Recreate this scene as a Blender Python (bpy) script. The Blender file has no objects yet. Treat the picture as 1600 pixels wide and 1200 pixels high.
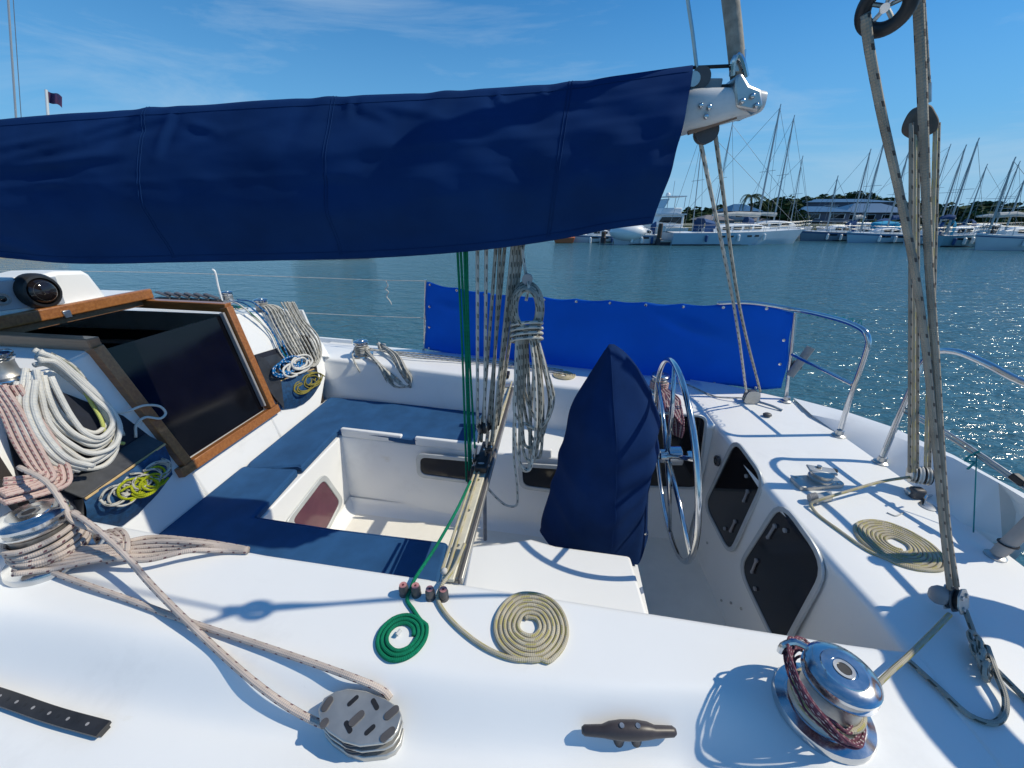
import bpy, bmesh, math, random
from mathutils import Vector as V, Matrix, noise as mnoise
random.seed(7)
SC = bpy.context.scene
COL = SC.collection
R = math.radians
# ------------------------------------------------------------------ camera, sky, sun, exposure
CAM_Z, FPX, PITCH, YAW = 1.15, 600.0, R(24), R(6.26)
cam = bpy.data.cameras.new('camera'); camo = bpy.data.objects.new('camera', cam); COL.objects.link(camo)
cam.sensor_width = 36; cam.lens = 36 * FPX / 1600; cam.clip_start = 0.02; cam.clip_end = 6000
camo.location = (0, 0, CAM_Z); camo.rotation_euler = (R(90) - PITCH, 0, YAW)
SC.camera = camo
SUN = V((0.975, 0.13, 1.0)).normalized()
SUN_EL = math.asin(SUN.z)
w = bpy.data.worlds.new('World'); SC.world = w; w.use_nodes = True
def build_world():
    nt = w.node_tree; n = nt.nodes; L = nt.links; n.clear()
    out = n.new('ShaderNodeOutputWorld'); bg = n.new('ShaderNodeBackground')
    sky = n.new('ShaderNodeTexSky'); sky.sky_type = 'NISHITA'; sky.sun_disc = False
    sky.sun_elevation = SUN_EL; sky.sun_rotation = math.atan2(SUN.x, SUN.y)
    sky.air_density = 1.0; sky.dust_density = 0.0; sky.ozone_density = 2.0; sky.altitude = 0
    hsv = n.new('ShaderNodeHueSaturation'); hsv.inputs['Saturation'].default_value = 1.05; hsv.inputs['Value'].default_value = 1.0
    tint = n.new('ShaderNodeMixRGB'); tint.blend_type = 'MULTIPLY'; tint.inputs['Fac'].default_value = 1.0; tint.inputs['Color2'].default_value = (0.23, 0.83, 1.36, 1)
    L.new(sky.outputs[0], tint.inputs['Color1']); L.new(tint.outputs[0], hsv.inputs['Color'])
    # pale blue horizon air, the same all round
    tc0 = n.new('ShaderNodeTexCoord'); sx0 = n.new('ShaderNodeSeparateXYZ'); L.new(tc0.outputs['Generated'], sx0.inputs[0])
    mr = n.new('ShaderNodeMapRange'); mr.interpolation_type = 'SMOOTHERSTEP'; mr.inputs['From Min'].default_value = -0.12; mr.inputs['From Max'].default_value = 0.55; mr.inputs['To Min'].default_value = 0.97; mr.inputs['To Max'].default_value = 0.12
    L.new(sx0.outputs['Z'], mr.inputs['Value'])
    hz = n.new('ShaderNodeMixRGB'); hz.inputs['Color2'].default_value = (2.3, 5.3, 8.3, 1)
    L.new(mr.outputs[0], hz.inputs['Fac']); L.new(hsv.outputs[0], hz.inputs['Color1'])
    mr2 = n.new('ShaderNodeMapRange'); mr2.interpolation_type = 'SMOOTHSTEP'; mr2.inputs['From Min'].default_value = 0.0; mr2.inputs['From Max'].default_value = 0.16; mr2.inputs['To Min'].default_value = 0.55; mr2.inputs['To Max'].default_value = 0.0
    L.new(sx0.outputs['Z'], mr2.inputs['Value'])
    hz2 = n.new('ShaderNodeMixRGB'); hz2.inputs['Color2'].default_value = (4.4, 6.6, 8.6, 1); L.new(mr2.outputs[0], hz2.inputs['Fac']); L.new(hz.outputs[0], hz2.inputs['Color1'])
    # thin streaky cirrus over the whole dome
    tc = n.new('ShaderNodeTexCoord'); mp = n.new('ShaderNodeMapping')
    mp.inputs['Scale'].default_value = (1.0, 2.2, 7.0); mp.inputs['Rotation'].default_value = (0.25, 0.1, 0.5)
    L.new(tc.outputs['Generated'], mp.inputs['Vector'])
    nz = n.new('ShaderNodeTexNoise'); nz.inputs['Scale'].default_value = 1.7; nz.inputs['Detail'].default_value = 8; nz.inputs['Roughness'].default_value = 0.62; nz.inputs['Distortion'].default_value = 0.5
    L.new(mp.outputs[0], nz.inputs['Vector'])
    rp = n.new('ShaderNodeValToRGB'); rp.color_ramp.elements[0].position = 0.48; rp.color_ramp.elements[1].position = 0.78
    rp.color_ramp.elements[1].color = (0.50, 0.42, 0.42, 1)
    L.new(nz.outputs['Fac'], rp.inputs['Fac'])
    mx = n.new('ShaderNodeMixRGB'); mx.inputs['Color2'].default_value = (6.0, 7.6, 9.0, 1)
    L.new(rp.outputs['Color'], mx.inputs['Fac']); L.new(hz2.outputs[0], mx.inputs['Color1'])
    L.new(mx.outputs[0], bg.inputs['Color']); bg.inputs['Strength'].default_value = 0.083
    L.new(bg.outputs[0], out.inputs['Surface'])
build_world()
sl = bpy.data.lights.new('sun', 'SUN'); sl.energy = 3.35; sl.angle = R(0.55); sl.color = (1.0, 0.925, 0.76)
slo = bpy.data.objects.new('sun', sl); COL.objects.link(slo); slo.rotation_euler = SUN.to_track_quat('Z', 'Y').to_euler(); slo.location = (6, 1, 8)
vs = SC.view_settings; vs.view_transform = 'Standard'; vs.look = 'None'; vs.gamma = 1; vs.exposure = 0.11; vs.use_curve_mapping = False
SC.cycles.max_bounces = 12; SC.cycles.diffuse_bounces = 8; SC.cycles.glossy_bounces = 6
# ------------------------------------------------------------------ pixel -> place helpers (real planes of the boat)
def ray(px, py):
    u = (px - 800) / FPX; v = (600 - py) / FPX
    f = math.cos(PITCH) + v * math.sin(PITCH); z = v * math.cos(PITCH) - math.sin(PITCH)
    return V((u * math.cos(YAW) - f * math.sin(YAW), u * math.sin(YAW) + f * math.cos(YAW), z))
def P(px, py, x=None, y=None, z=None, t=None):
    d = ray(px, py)
    if z is not None: t = (z - CAM_Z) / d.z
    elif y is not None: t = y / d.y
    elif x is not None: t = x / d.x
    return V((d.x * t, d.y * t, CAM_Z + d.z * t))
def PP(px, py, n, o):
    d = ray(px, py); n = V(n); o = V(o)
    t = n.dot(o - V((0, 0, CAM_Z))) / n.dot(d)
    return V((d.x * t, d.y * t, CAM_Z + d.z * t))
def interp(tab, x):
    if x <= tab[0][0]: return tab[0][1]
    for (a, b), (c, d) in zip(tab, tab[1:]):
        if x <= c: return b + (d - b) * (x - a) / (c - a)
    return tab[-1][1]
def sstep(a, b, x):
    t = max(0, min(1, (x - a) / (b - a))); return t * t * (3 - 2 * t)
# ------------------------------------------------------------------ materials
MATS = {}
def mat(name, col, rough=0.5, metal=0.0, var=0.0, vscale=8.0, bump=0.0, bscale=60.0, bdist=0.002, coat=0.0, spec=0.5, col2=None, stretch=None, trans=0.0, sheen=0.0, detail=4.0):
    m = bpy.data.materials.new(name); m.use_nodes = True; nt = m.node_tree; n = nt.nodes; L = nt.links
    b = n['Principled BSDF']
    b.inputs['Base Color'].default_value = (*col, 1); b.inputs['Roughness'].default_value = rough; b.inputs['Metallic'].default_value = metal
    b.inputs['Specular IOR Level'].default_value = spec; b.inputs['Coat Weight'].default_value = coat
    if sheen: b.inputs['Sheen Weight'].default_value = sheen
    tc = n.new('ShaderNodeTexCoord'); src = tc.outputs['Object']
    if stretch:
        mp = n.new('ShaderNodeMapping'); mp.inputs['Scale'].default_value = stretch; L.new(src, mp.inputs['Vector']); src = mp.outputs[0]
    if var or col2:
        nz = n.new('ShaderNodeTexNoise'); nz.inputs['Scale'].default_value = vscale; nz.inputs['Detail'].default_value = detail; nz.inputs['Roughness'].default_value = 0.6
        L.new(src, nz.inputs['Vector'])
        rp = n.new('ShaderNodeValToRGB'); rp.color_ramp.elements[0].position = 0.32; rp.color_ramp.elements[1].position = 0.68
        c2 = col2 if col2 else tuple(min(1, c * (1 + var)) for c in col)
        c1 = col if col2 else tuple(c * (1 - var) for c in col)
        rp.color_ramp.elements[0].color = (*c1, 1); rp.color_ramp.elements[1].color = (*c2, 1)
        L.new(nz.outputs['Fac'], rp.inputs['Fac']); L.new(rp.outputs['Color'], b.inputs['Base Color'])
        rr = n.new('ShaderNodeMapRange'); rr.inputs['To Min'].default_value = max(0, rough - 0.08); rr.inputs['To Max'].default_value = min(1, rough + 0.1)
        L.new(nz.outputs['Fac'], rr.inputs['Value']); L.new(rr.outputs[0], b.inputs['Roughness'])
    if bump:
        n2 = n.new('ShaderNodeTexNoise'); n2.inputs['Scale'].default_value = bscale; n2.inputs['Detail'].default_value = 3
        L.new(src, n2.inputs['Vector'])
        bp = n.new('ShaderNodeBump'); bp.inputs['Strength'].default_value = bump; bp.inputs['Distance'].default_value = bdist
        L.new(n2.outputs['Fac'], bp.inputs['Height']); L.new(bp.outputs[0], b.inputs['Normal'])
    if trans:
        tr = n.new('ShaderNodeBsdfTranslucent'); tr.inputs['Color'].default_value = (*col, 1)
        ms = n.new('ShaderNodeMixShader'); ms.inputs[0].default_value = trans
        L.new(b.outputs[0], ms.inputs[1]); L.new(tr.outputs[0], ms.inputs[2]); L.new(ms.outputs[0], n['Material Output'].inputs['Surface'])
    MATS[name] = m
    return m
def ropemat(name, base, fleck=None, period=0.05, frac=0.3, cols=6, every=2, fleck2=None, dirt=0.25, jitter=0.5):
    """braided rope on UV (u round the rope, v metres along it): lay relief, tracer flecks, grime"""
    m = bpy.data.materials.new(name); m.use_nodes = True; nt = m.node_tree; n = nt.nodes; L = nt.links
    b = n['Principled BSDF']; b.inputs['Roughness'].default_value = 0.85; b.inputs['Specular IOR Level'].default_value = 0.2
    uv = n.new('ShaderNodeUVMap'); sp = n.new('ShaderNodeSeparateXYZ'); L.new(uv.outputs[0], sp.inputs[0])
    def M(op, a, c=None, d=None):
        q = n.new('ShaderNodeMath'); q.operation = op
        for i, s in enumerate((a, c, d)):
            if s is None: continue
            if isinstance(s, (int, float)): q.inputs[i].default_value = s
            else: L.new(s, q.inputs[i])
        return q.outputs[0]
    u, v = sp.outputs[0], sp.outputs[1]
    a = M('MULTIPLY', u, 6.2832 * 5); c = M('MULTIPLY', v, 6.2832 * 90)
    h = M('MULTIPLY', M('SINE', M('ADD', a, c)), M('SINE', M('SUBTRACT', a, c)))
    bp = n.new('ShaderNodeBump'); bp.inputs['Strength'].default_value = 0.55; bp.inputs['Distance'].default_value = 0.0015
    L.new(h, bp.inputs['Height']); L.new(bp.outputs[0], b.inputs['Normal'])
    tc = n.new('ShaderNodeTexCoord'); nz = n.new('ShaderNodeTexNoise'); nz.inputs['Scale'].default_value = 14; nz.inputs['Detail'].default_value = 5
    L.new(tc.outputs['Object'], nz.inputs['Vector'])
    mx = n.new('ShaderNodeMixRGB'); mx.inputs['Color1'].default_value = (*[x * (1 - dirt) for x in base], 1); mx.inputs['Color2'].default_value = (*base, 1)
    rp = n.new('ShaderNodeMapRange'); rp.inputs['From Min'].default_value = 0.35; rp.inputs['From Max'].default_value = 0.65; L.new(nz.outputs['Fac'], rp.inputs['Value']); L.new(rp.outputs[0], mx.inputs['Fac'])
    last = mx.outputs[0]
    def flecks(last, color, off, per, fr):
        k = M('MULTIPLY', u, cols); ci = M('FLOOR', k); fu = M('FRACT', k)
        fv = M('FRACT', M('ADD', M('ADD', M('DIVIDE', v, per), M('MULTIPLY', ci, jitter)), M('MULTIPLY', fu, 0.12)))
        m1 = M('LESS_THAN', fv, fr); m2 = M('LESS_THAN', M('ABSOLUTE', M('SUBTRACT', fu, 0.5)), 0.36)
        m3 = M('LESS_THAN', M('ABSOLUTE', M('SUBTRACT', M('MODULO', M('ADD', ci, off), every), 0.0)), 0.5)
        msk = M('MULTIPLY', M('MULTIPLY', m1, m2), m3)
        q = n.new('ShaderNodeMixRGB'); q.inputs['Color2'].default_value = (*color, 1); L.new(msk, q.inputs['Fac']); L.new(last, q.inputs['Color1'])
        return q.outputs[0]
    if fleck: last = flecks(last, fleck, 0, period, frac)
    if fleck2: last = flecks(last, fleck2, 1, period * 1.37, frac)
    L.new(last, b.inputs['Base Color'])
    MATS[name] = m
    return m
def gelmat(name, col, rough, bump, bscale):
    """moulded gelcoat: faint mottling, small scuffs and water-run specks, fine orange peel"""
    m = mat(name, col, rough=rough, var=0.018, vscale=1.8, bump=bump, bscale=bscale, bdist=0.0007); nt = m.node_tree; n = nt.nodes; L = nt.links
    b = n['Principled BSDF']; src = b.inputs['Base Color'].links[0].from_socket; tc = n.new('ShaderNodeTexCoord')
    def layer(last, sc, lo, hi, colr, stretch=(1, 1, 1), det=6):
        mp = n.new('ShaderNodeMapping'); mp.inputs['Scale'].default_value = stretch; L.new(tc.outputs['Object'], mp.inputs['Vector'])
        z = n.new('ShaderNodeTexNoise'); z.inputs['Scale'].default_value = sc; z.inputs['Detail'].default_value = det; z.inputs['Roughness'].default_value = 0.7; L.new(mp.outputs[0], z.inputs['Vector'])
        r_ = n.new('ShaderNodeMapRange'); r_.inputs['From Min'].default_value = lo; r_.inputs['From Max'].default_value = hi; L.new(z.outputs['Fac'], r_.inputs['Value'])
        q = n.new('ShaderNodeMixRGB'); q.inputs['Color2'].default_value = (*colr, 1); L.new(r_.outputs[0], q.inputs['Fac']); L.new(last, q.inputs['Color1']); return q.outputs[0]
    o = layer(src, 2.6, 0.56, 0.86, tuple(c * 0.86 for c in col))
    o = layer(o, 38, 0.69, 0.80, tuple(c * 0.72 for c in col), (1, 1, 0.4))
    o = layer(o, 9, 0.66, 0.82, (col[0] * 0.88, col[1] * 0.84, col[2] * 0.76), (0.35, 2.0, 1))
    L.new(o, b.inputs['Base Color'])
    return m
def woodmat(name, c1, c2, rough=0.32, stretch=(2, 18, 18)):
    m = mat(name, c1, rough=rough, col2=c2, vscale=4, stretch=stretch, bump=0.15, bscale=12, bdist=0.001, coat=0.4, detail=8)
    return m
gel = gelmat('gelcoat_white', (0.87, 0.87, 0.855), 0.36, 0.06, 240)
geldeck = gelmat('deck_white', (0.86, 0.86, 0.845), 0.5, 0.22, 420)
cream = mat('sole_cream', (0.84, 0.81, 0.74), rough=0.6, var=0.05, vscale=5, bump=0.2, bscale=300, bdist=0.001)
teak = woodmat('varnished_teak', (0.24, 0.085, 0.022), (0.40, 0.16, 0.045))
teakdark = woodmat('weathered_teak', (0.25, 0.12, 0.058), (0.36, 0.185, 0.095), rough=0.5)
navy = mat('navy_canvas', (0.0075, 0.033, 0.118), rough=0.95, var=0.16, vscale=3.5, bump=0.5, bscale=420, bdist=0.0008, spec=0.06, detail=8)
cushblue = mat('cushion_blue', (0.023, 0.085, 0.205), rough=0.85, var=0.16, vscale=7, bump=0.3, bscale=380, bdist=0.0008, spec=0.2)
royal = mat('royal_blue_cloth', (0.007, 0.19, 0.72), rough=0.75, var=0.10, vscale=3, bump=0.2, bscale=400, bdist=0.0006, spec=0.2, trans=0.45)
steel = mat('polished_steel', (0.62, 0.63, 0.64), rough=0.12, metal=1.0, var=0.06, vscale=20)
steelsat = mat('satin_steel', (0.50, 0.50, 0.49), rough=0.34, metal=1.0, var=0.12, vscale=25, bump=0.1, bscale=120, bdist=0.0005)
alu = mat('anodised_alloy', (0.50, 0.49, 0.46), rough=0.42, metal=0.75, var=0.12, vscale=14, bump=0.08, bscale=200, bdist=0.0005)
alupaint = mat('painted_spar', (0.66, 0.65, 0.63), rough=0.35, var=0.10, vscale=10, bump=0.05, bscale=90, bdist=0.0006)
alugold = mat('worn_track_alloy', (0.66, 0.62, 0.50), rough=0.5, metal=0.15, var=0.12, vscale=25)
blackpl = mat('black_plastic', (0.018, 0.018, 0.020), rough=0.45, var=0.2, vscale=20)
greypl = mat('grey_plastic', (0.30, 0.29, 0.29), rough=0.55, var=0.12, vscale=20)
darkgrey = mat('dark_grey_plastic', (0.085, 0.080, 0.082), rough=0.5, var=0.15, vscale=25)
pink = mat('faded_pink_plastic', (0.55, 0.24, 0.23), rough=0.6, var=0.15, vscale=60)
glassdk = mat('smoked_acrylic', (0.014, 0.011, 0.012), rough=0.06, var=0.25, vscale=6, spec=0.6)
glassred = mat('plum_acrylic', (0.115, 0.038, 0.055), rough=0.14, var=0.15, vscale=5, spec=0.6)
framealu = mat('hatch_frame_alloy', (0.56, 0.58, 0.58), rough=0.42, metal=0.25, var=0.06, vscale=12)
cabdark = mat('cabin_interior', (0.030, 0.022, 0.018), rough=0.7, var=0.3, vscale=4)
cabpale = mat('cabin_pale', (0.35, 0.33, 0.31), rough=0.6)
# ------------------------------------------------------------------ mesh helpers
WL = {}
def reg(o, loc): WL[o.name] = V(loc)
def settag(o, label=None, cat=None, group=None, kind=None):
    if label: o['label'] = label
    if cat: o['category'] = cat
    if group: o['group'] = group
    if kind: o['kind'] = kind
    return o
def attach(o, parent):
    o.parent = parent
    o.matrix_parent_inverse = Matrix.Translation(-WL.get(parent.name, V((0, 0, 0))))
def thing(name, loc, label, cat, group=None):
    o = bpy.data.objects.new(name, None); COL.objects.link(o); o.location = loc; o.empty_display_size = 0.1
    reg(o, loc); settag(o, label, cat, group); return o
def frame(axis):
    a = V(axis).normalized(); up = V((0, 0, 1)) if abs(a.z) < 0.9 else V((1, 0, 0))
    x = up.cross(a).normalized(); return x, a.cross(x).normalized(), a
def crom(pts, step, closed=False):
    pts = [V(p) for p in pts]; n = len(pts)
    if n == 2:
        k = max(1, int((pts[1] - pts[0]).length / step)); return [pts[0].lerp(pts[1], i / k) for i in range(k + 1)]
    out = []
    segs = n if closed else n - 1
    for i in range(segs):
        if closed: p0, p1, p2, p3 = pts[(i - 1) % n], pts[i], pts[(i + 1) % n], pts[(i + 2) % n]
        else:
            p1, p2 = pts[i], pts[i + 1]
            p0 = pts[i - 1] if i else p1 * 2 - p2
            p3 = pts[i + 2] if i + 2 < n else p2 * 2 - p1
        d = (p2 - p1).length; k = max(1, min(60, int(d / step + 0.5)))
        a = 0.5
        t0 = 0; t1 = t0 + max((p1 - p0).length, 1e-5) ** a; t2 = t1 + max(d, 1e-5) ** a; t3 = t2 + max((p3 - p2).length, 1e-5) ** a
        for j in range(k):
            t = t1 + (t2 - t1) * j / k
            A1 = p0 * ((t1 - t) / (t1 - t0)) + p1 * ((t - t0) / (t1 - t0))
            A2 = p1 * ((t2 - t) / (t2 - t1)) + p2 * ((t - t1) / (t2 - t1))
            A3 = p2 * ((t3 - t) / (t3 - t2)) + p3 * ((t - t2) / (t3 - t2))
            B1 = A1 * ((t2 - t) / (t2 - t0)) + A2 * ((t - t0) / (t2 - t0))
            B2 = A2 * ((t3 - t) / (t3 - t1)) + A3 * ((t - t1) / (t3 - t1))
            out.append(B1 * ((t2 - t) / (t2 - t1)) + B2 * ((t - t1) / (t2 - t1)))
    if not closed: out.append(pts[-1])
    return out
class MB:
    def __init__(s): s.v = []; s.f = []; s.uv = {}
    def add(s, vs, fs):
        o = len(s.v); s.v += [V(p) for p in vs]; s.f += [tuple(i + o for i in f) for f in fs]; return s
    def box(s, c, d, rot=None):
        c = V(c); M = rot if rot else Matrix.Identity(3); vs = []
        for sx in (-1, 1):
            for sy in (-1, 1):
                for sz in (-1, 1): vs.append(c + M @ V((sx * d[0] / 2, sy * d[1] / 2, sz * d[2] / 2)))
        return s.add(vs, [(0, 1, 3, 2), (4, 6, 7, 5), (0, 4, 5, 1), (2, 3, 7, 6), (0, 2, 6, 4), (1, 5, 7, 3)])
    def bar(s, a, b, w, h, up=(0, 0, 1)):
        a, b = V(a), V(b); d = (b - a).normalized(); x = d.cross(V(up)).normalized(); y = x.cross(d)
        vs = [p + x * (i * w / 2) + y * (j * h / 2) for p in (a, b) for i, j in ((-1, -1), (1, -1), (1, 1), (-1, 1))]
        return s.add(vs, [(3, 2, 1, 0), (4, 5, 6, 7), (0, 1, 5, 4), (1, 2, 6, 5), (2, 3, 7, 6), (3, 0, 4, 7)])
    def tube(s, pts, r, n=8, closed=False, cap=True, uv=False, twist=0.0):
        pts = [V(p) for p in pts]; N = len(pts); rs = r if isinstance(r, (list, tuple)) else [r] * N
        o = len(s.v)
        tans = []
        for i in range(N):
            if closed: t = pts[(i + 1) % N] - pts[i - 1]
            else: t = pts[min(i + 1, N - 1)] - pts[max(i - 1, 0)]
            tans.append(t.normalized() if t.length > 1e-9 else V((0, 0, 1)))
        x, y, _ = frame(tans[0]); acc = 0.0; lens = []
        for i in range(N):
            if i:
                acc += (pts[i] - pts[i - 1]).length
                x = x - tans[i] * x.dot(tans[i])
                x = x.normalized() if x.length > 1e-6 else frame(tans[i])[0]
                y = tans[i].cross(x)
            lens.append(acc)
            for k in range(n):
                a = 2 * math.pi * k / n + twist * acc
                s.v.append(pts[i] + (x * math.cos(a) + y * math.sin(a)) * rs[i])
        for i in range(N if closed else N - 1):
            for k in range(n):
                j = (i + 1) % N; k2 = (k + 1) % n
                s.f.append((o + i * n + k, o + i * n + k2, o + j * n + k2, o + j * n + k))
                if uv:
                    l2 = lens[j] if j > i else acc + (pts[0] - pts[-1]).length
                    s.uv[len(s.f) - 1] = ((k / n, lens[i]), ((k + 1) / n, lens[i]), ((k + 1) / n, l2), (k / n, l2))
        if cap and not closed:
            s.f.append(tuple(o + k for k in range(n))[::-1]); s.f.append(tuple(o + (N - 1) * n + k for k in range(n)))
        return s
    def cyl(s, a, b, r, r2=None, n=16): return s.tube([a, b], [r, r if r2 is None else r2], n)
    def lathe(s, prof, c=(0, 0, 0), axis=(0, 0, 1), n=24):
        x, y, z = frame(axis); c = V(c); o = len(s.v)
        for (r, h) in prof:
            for k in range(n):
                a = 2 * math.pi * k / n; s.v.append(c + z * h + (x * math.cos(a) + y * math.sin(a)) * max(r, 1e-5))
        for i in range(len(prof) - 1):
            for k in range(n):
                k2 = (k + 1) % n; s.f.append((o + i * n + k, o + i * n + k2, o + (i + 1) * n + k2, o + (i + 1) * n + k))
        s.f.append(tuple(o + k for k in range(n))[::-1]); s.f.append(tuple(o + (len(prof) - 1) * n + k for k in range(n)))
        return s
    def prism(s, poly, vec):
        poly = [V(p) for p in poly]; vec = V(vec); n = len(poly); nrm = V((0, 0, 0))
        for i in range(n): nrm += (poly[i] - poly[0]).cross(poly[(i + 1) % n] - poly[0])
        if nrm.dot(vec) > 0: poly = poly[::-1]
        vs = poly + [p + vec for p in poly]
        fs = [tuple(range(n)), tuple(range(2 * n - 1, n - 1, -1))]
        fs += [(i, i + n, (i + 1) % n + n, (i + 1) % n) for i in range(n)]
        return s.add(vs, fs)
    def ring(s, outer, inner, vec):
        """frame between two loops with the same count, extruded by vec"""
        n = len(outer); o = len(s.v); vec = V(vec)
        s.v += [V(p) for p in outer] + [V(p) for p in inner] + [V(p) + vec for p in outer] + [V(p) + vec for p in inner]
        for i in range(n):
            j = (i + 1) % n
            s.f += [(o + i, o + j, o + n + j, o + n + i), (o + 2 * n + i, o + 3 * n + i, o + 3 * n + j, o + 2 * n + j),
                    (o + i, o + 2 * n + i, o + 2 * n + j, o + j), (o + n + i, o + n + j, o + 3 * n + j, o + 3 * n + i)]
        return s
    def grid(s, rows, flip=False, wrap=False):
        o = len(s.v); m = len(rows[0])
        for r_ in rows: s.v += [V(p) for p in r_]
        for i in range(len(rows) - 1):
            for k in range(m if wrap else m - 1):
                k2 = (k + 1) % m; f = (o + i * m + k, o + i * m + k2, o + (i + 1) * m + k2, o + (i + 1) * m + k)
                s.f.append(f[::-1] if flip else f)
        return s
    def ball(s, c, r, n=12, m=8, sc=(1, 1, 1)):
        c = V(c); rows = []
        for i in range(m + 1):
            t = math.pi * i / m
            rows.append([c + V((math.sin(t) * math.cos(2 * math.pi * k / n) * r * sc[0], math.sin(t) * math.sin(2 * math.pi * k / n) * r * sc[1], math.cos(t) * r * sc[2])) for k in range(n)])
        return s.grid(rows, wrap=True)
    def build(s, name, m, parent=None, label=None, cat=None, group=None, kind=None, sharp=35, bevel=0, fixn=True, base=None):
        me = bpy.data.meshes.new(name)
        if parent is None:
            n = max(1, len(s.v)); loc = V((sum(p.x for p in s.v) / n, sum(p.y for p in s.v) / n, min(p.z for p in s.v)))
        else: loc = V((0, 0, 0))
        if base is not None: loc = V(base)
        me.from_pydata([p - loc for p in s.v], [], s.f)
        if s.uv:
            ul = me.uv_layers.new(name='UVMap')
            for fi, uvs in s.uv.items():
                pl = me.polygons[fi]
                for li, q in zip(pl.loop_indices, uvs): ul.data[li].uv = q
        if fixn:
            bm = bmesh.new(); bm.from_mesh(me); bmesh.ops.recalc_face_normals(bm, faces=bm.faces); bm.to_mesh(me); bm.free()
        me.polygons.foreach_set('use_smooth', [True] * len(me.polygons))
        if sharp < 180: me.set_sharp_from_angle(angle=R(sharp))
        me.materials.append(m); me.update()
        o = bpy.data.objects.new(name, me); COL.objects.link(o); o.location = loc; reg(o, loc)
        if parent is not None:
            o.location = loc
            attach(o, parent)
        if bevel:
            b = o.modifiers.new('bevel', 'BEVEL'); b.width = bevel; b.segments = 2; b.limit_method = 'ANGLE'; b.angle_limit = R(40)
        settag(o, label, cat, group, kind)
        return o
def rope(name, pts, r, m, parent=None, label=None, cat='rope', group=None, step=None, n=8, closed=False, sag=0, twist=0.0):
    if sag and len(pts) == 2:
        a, b = V(pts[0]), V(pts[1]); pts = [a.lerp(b, i / 6) - V((0, 0, sag * 4 * (i / 6) * (1 - i / 6))) for i in range(7)]
    q = crom(pts, step or max(0.01, r * 1.6), closed)
    return MB().tube(q, r, n, closed=closed, uv=True, twist=twist).build(name, m, parent, label, cat if parent is None else None, group, sharp=180, fixn=False)
def roundloop(pts, r, k=5):
    """rounded closed loop through the corners of a polygon"""
    pts = [V(p) for p in pts]; n = len(pts); out = []
    for i in range(n):
        p, a, b = pts[i], pts[i - 1], pts[(i + 1) % n]
        da, db = a - p, b - p; ra = min(r, da.length * 0.45); rb = min(r, db.length * 0.45)
        s0 = p + da.normalized() * ra; s1 = p + db.normalized() * rb
        for j in range(k + 1):
            t = j / k; out.append(s0 * (1 - t) ** 2 + p * 2 * t * (1 - t) + s1 * t * t)
    return out
def scaleloop(loop, f):
    c = sum(loop, V((0, 0, 0))) / len(loop); return [c + (p - c) * f for p in loop]
def insetquad(pts, d):
    pts = [V(p) for p in pts]; n = len(pts); out = []
    for i in range(n):
        p = pts[i]; a = (pts[i - 1] - p).normalized(); b = (pts[(i + 1) % n] - p).normalized()
        s_ = max(0.3, a.cross(b).length); out.append(p + (a + b) * (d / s_))
    return out
def copy_tree(o, parent=None):
    c = o.copy(); COL.objects.link(c); c.parent = parent; WL[c.name] = WL.get(o.name, V((0, 0, 0))).copy()
    for ch in [q for q in o.children]: copy_tree(ch, c)
    return c
# ================================================================== THE YACHT: deck, coamings, cockpit, cabin
WATER_Z = -1.35
yacht = thing('sailing_yacht', (0, 1.5, WATER_Z), 'white sailing yacht whose open cockpit, coamings and decks fill the foreground', 'sailboat')
YIN = [(-1.95, 1.035), (-1.54, 0.996), (-1.06, 0.945), (-0.34, 0.906), (0.394, 0.862), (0.93, 0.828), (1.06, 0.826)]
YT = [(-3.2, 0.60), (-1.69, 0.632), (-0.79, 0.592), (-0.45, 0.606), (-0.24, 0.590), (0.2, 0.613), (0.454, 0.64)]
YB = [(-3.2, 0.49), (-1.63, 0.522), (-0.77, 0.493), (-0.45, 0.508), (-0.23, 0.507), (0.21, 0.546), (0.45, 0.56)]
DECK_Z = -0.095
XA = [(0.80, 1.058), (0.95, 1.055), (1.119, 1.035), (1.52, 1.005), (2.30, 0.985)]      # aft bulkhead: Y -> X
def zport(x, y):
    s = sstep(interp(YB, x) - 0.035, interp(YT, x) + 0.03, y); sx = sstep(0.36, 0.66, x)
    low = DECK_Z - 0.012 * max(0, 0.5 - y)
    return low * (1 - s) * (1 - sx)
def port_deck():
    rows = []
    xs = [-4.5 + 0.12 * i for i in range(40)] + [0.24 + 0.02 * i for i in range(23)] + [0.72 + 0.06 * i for i in range(8)]
    for x in xs:
        yi = interp(YIN, x); row = []
        for y in [-0.42 + 0.1 * i for i in range(8)] + [0.40 + 0.0125 * i for i in range(23)]:
            row.append((x, y, zport(x, y)))
        k = 6
        for i in range(1, k): row.append((x, 0.675 + (yi - 0.03 - 0.675) * i / k, 0.0))
        for i in range(7):
            a = math.pi / 2 * i / 6; row.append((x, yi - 0.03 + 0.03 * math.sin(a), -0.03 + 0.03 * math.cos(a)))
        row.append((x, yi + 0.005, -0.36)); row.append((x, yi + 0.005, -0.99))
        rows.append(row)
    return MB().grid(rows, flip=True)
port_deck().build('coaming', gel, yacht, sharp=60)
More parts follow.
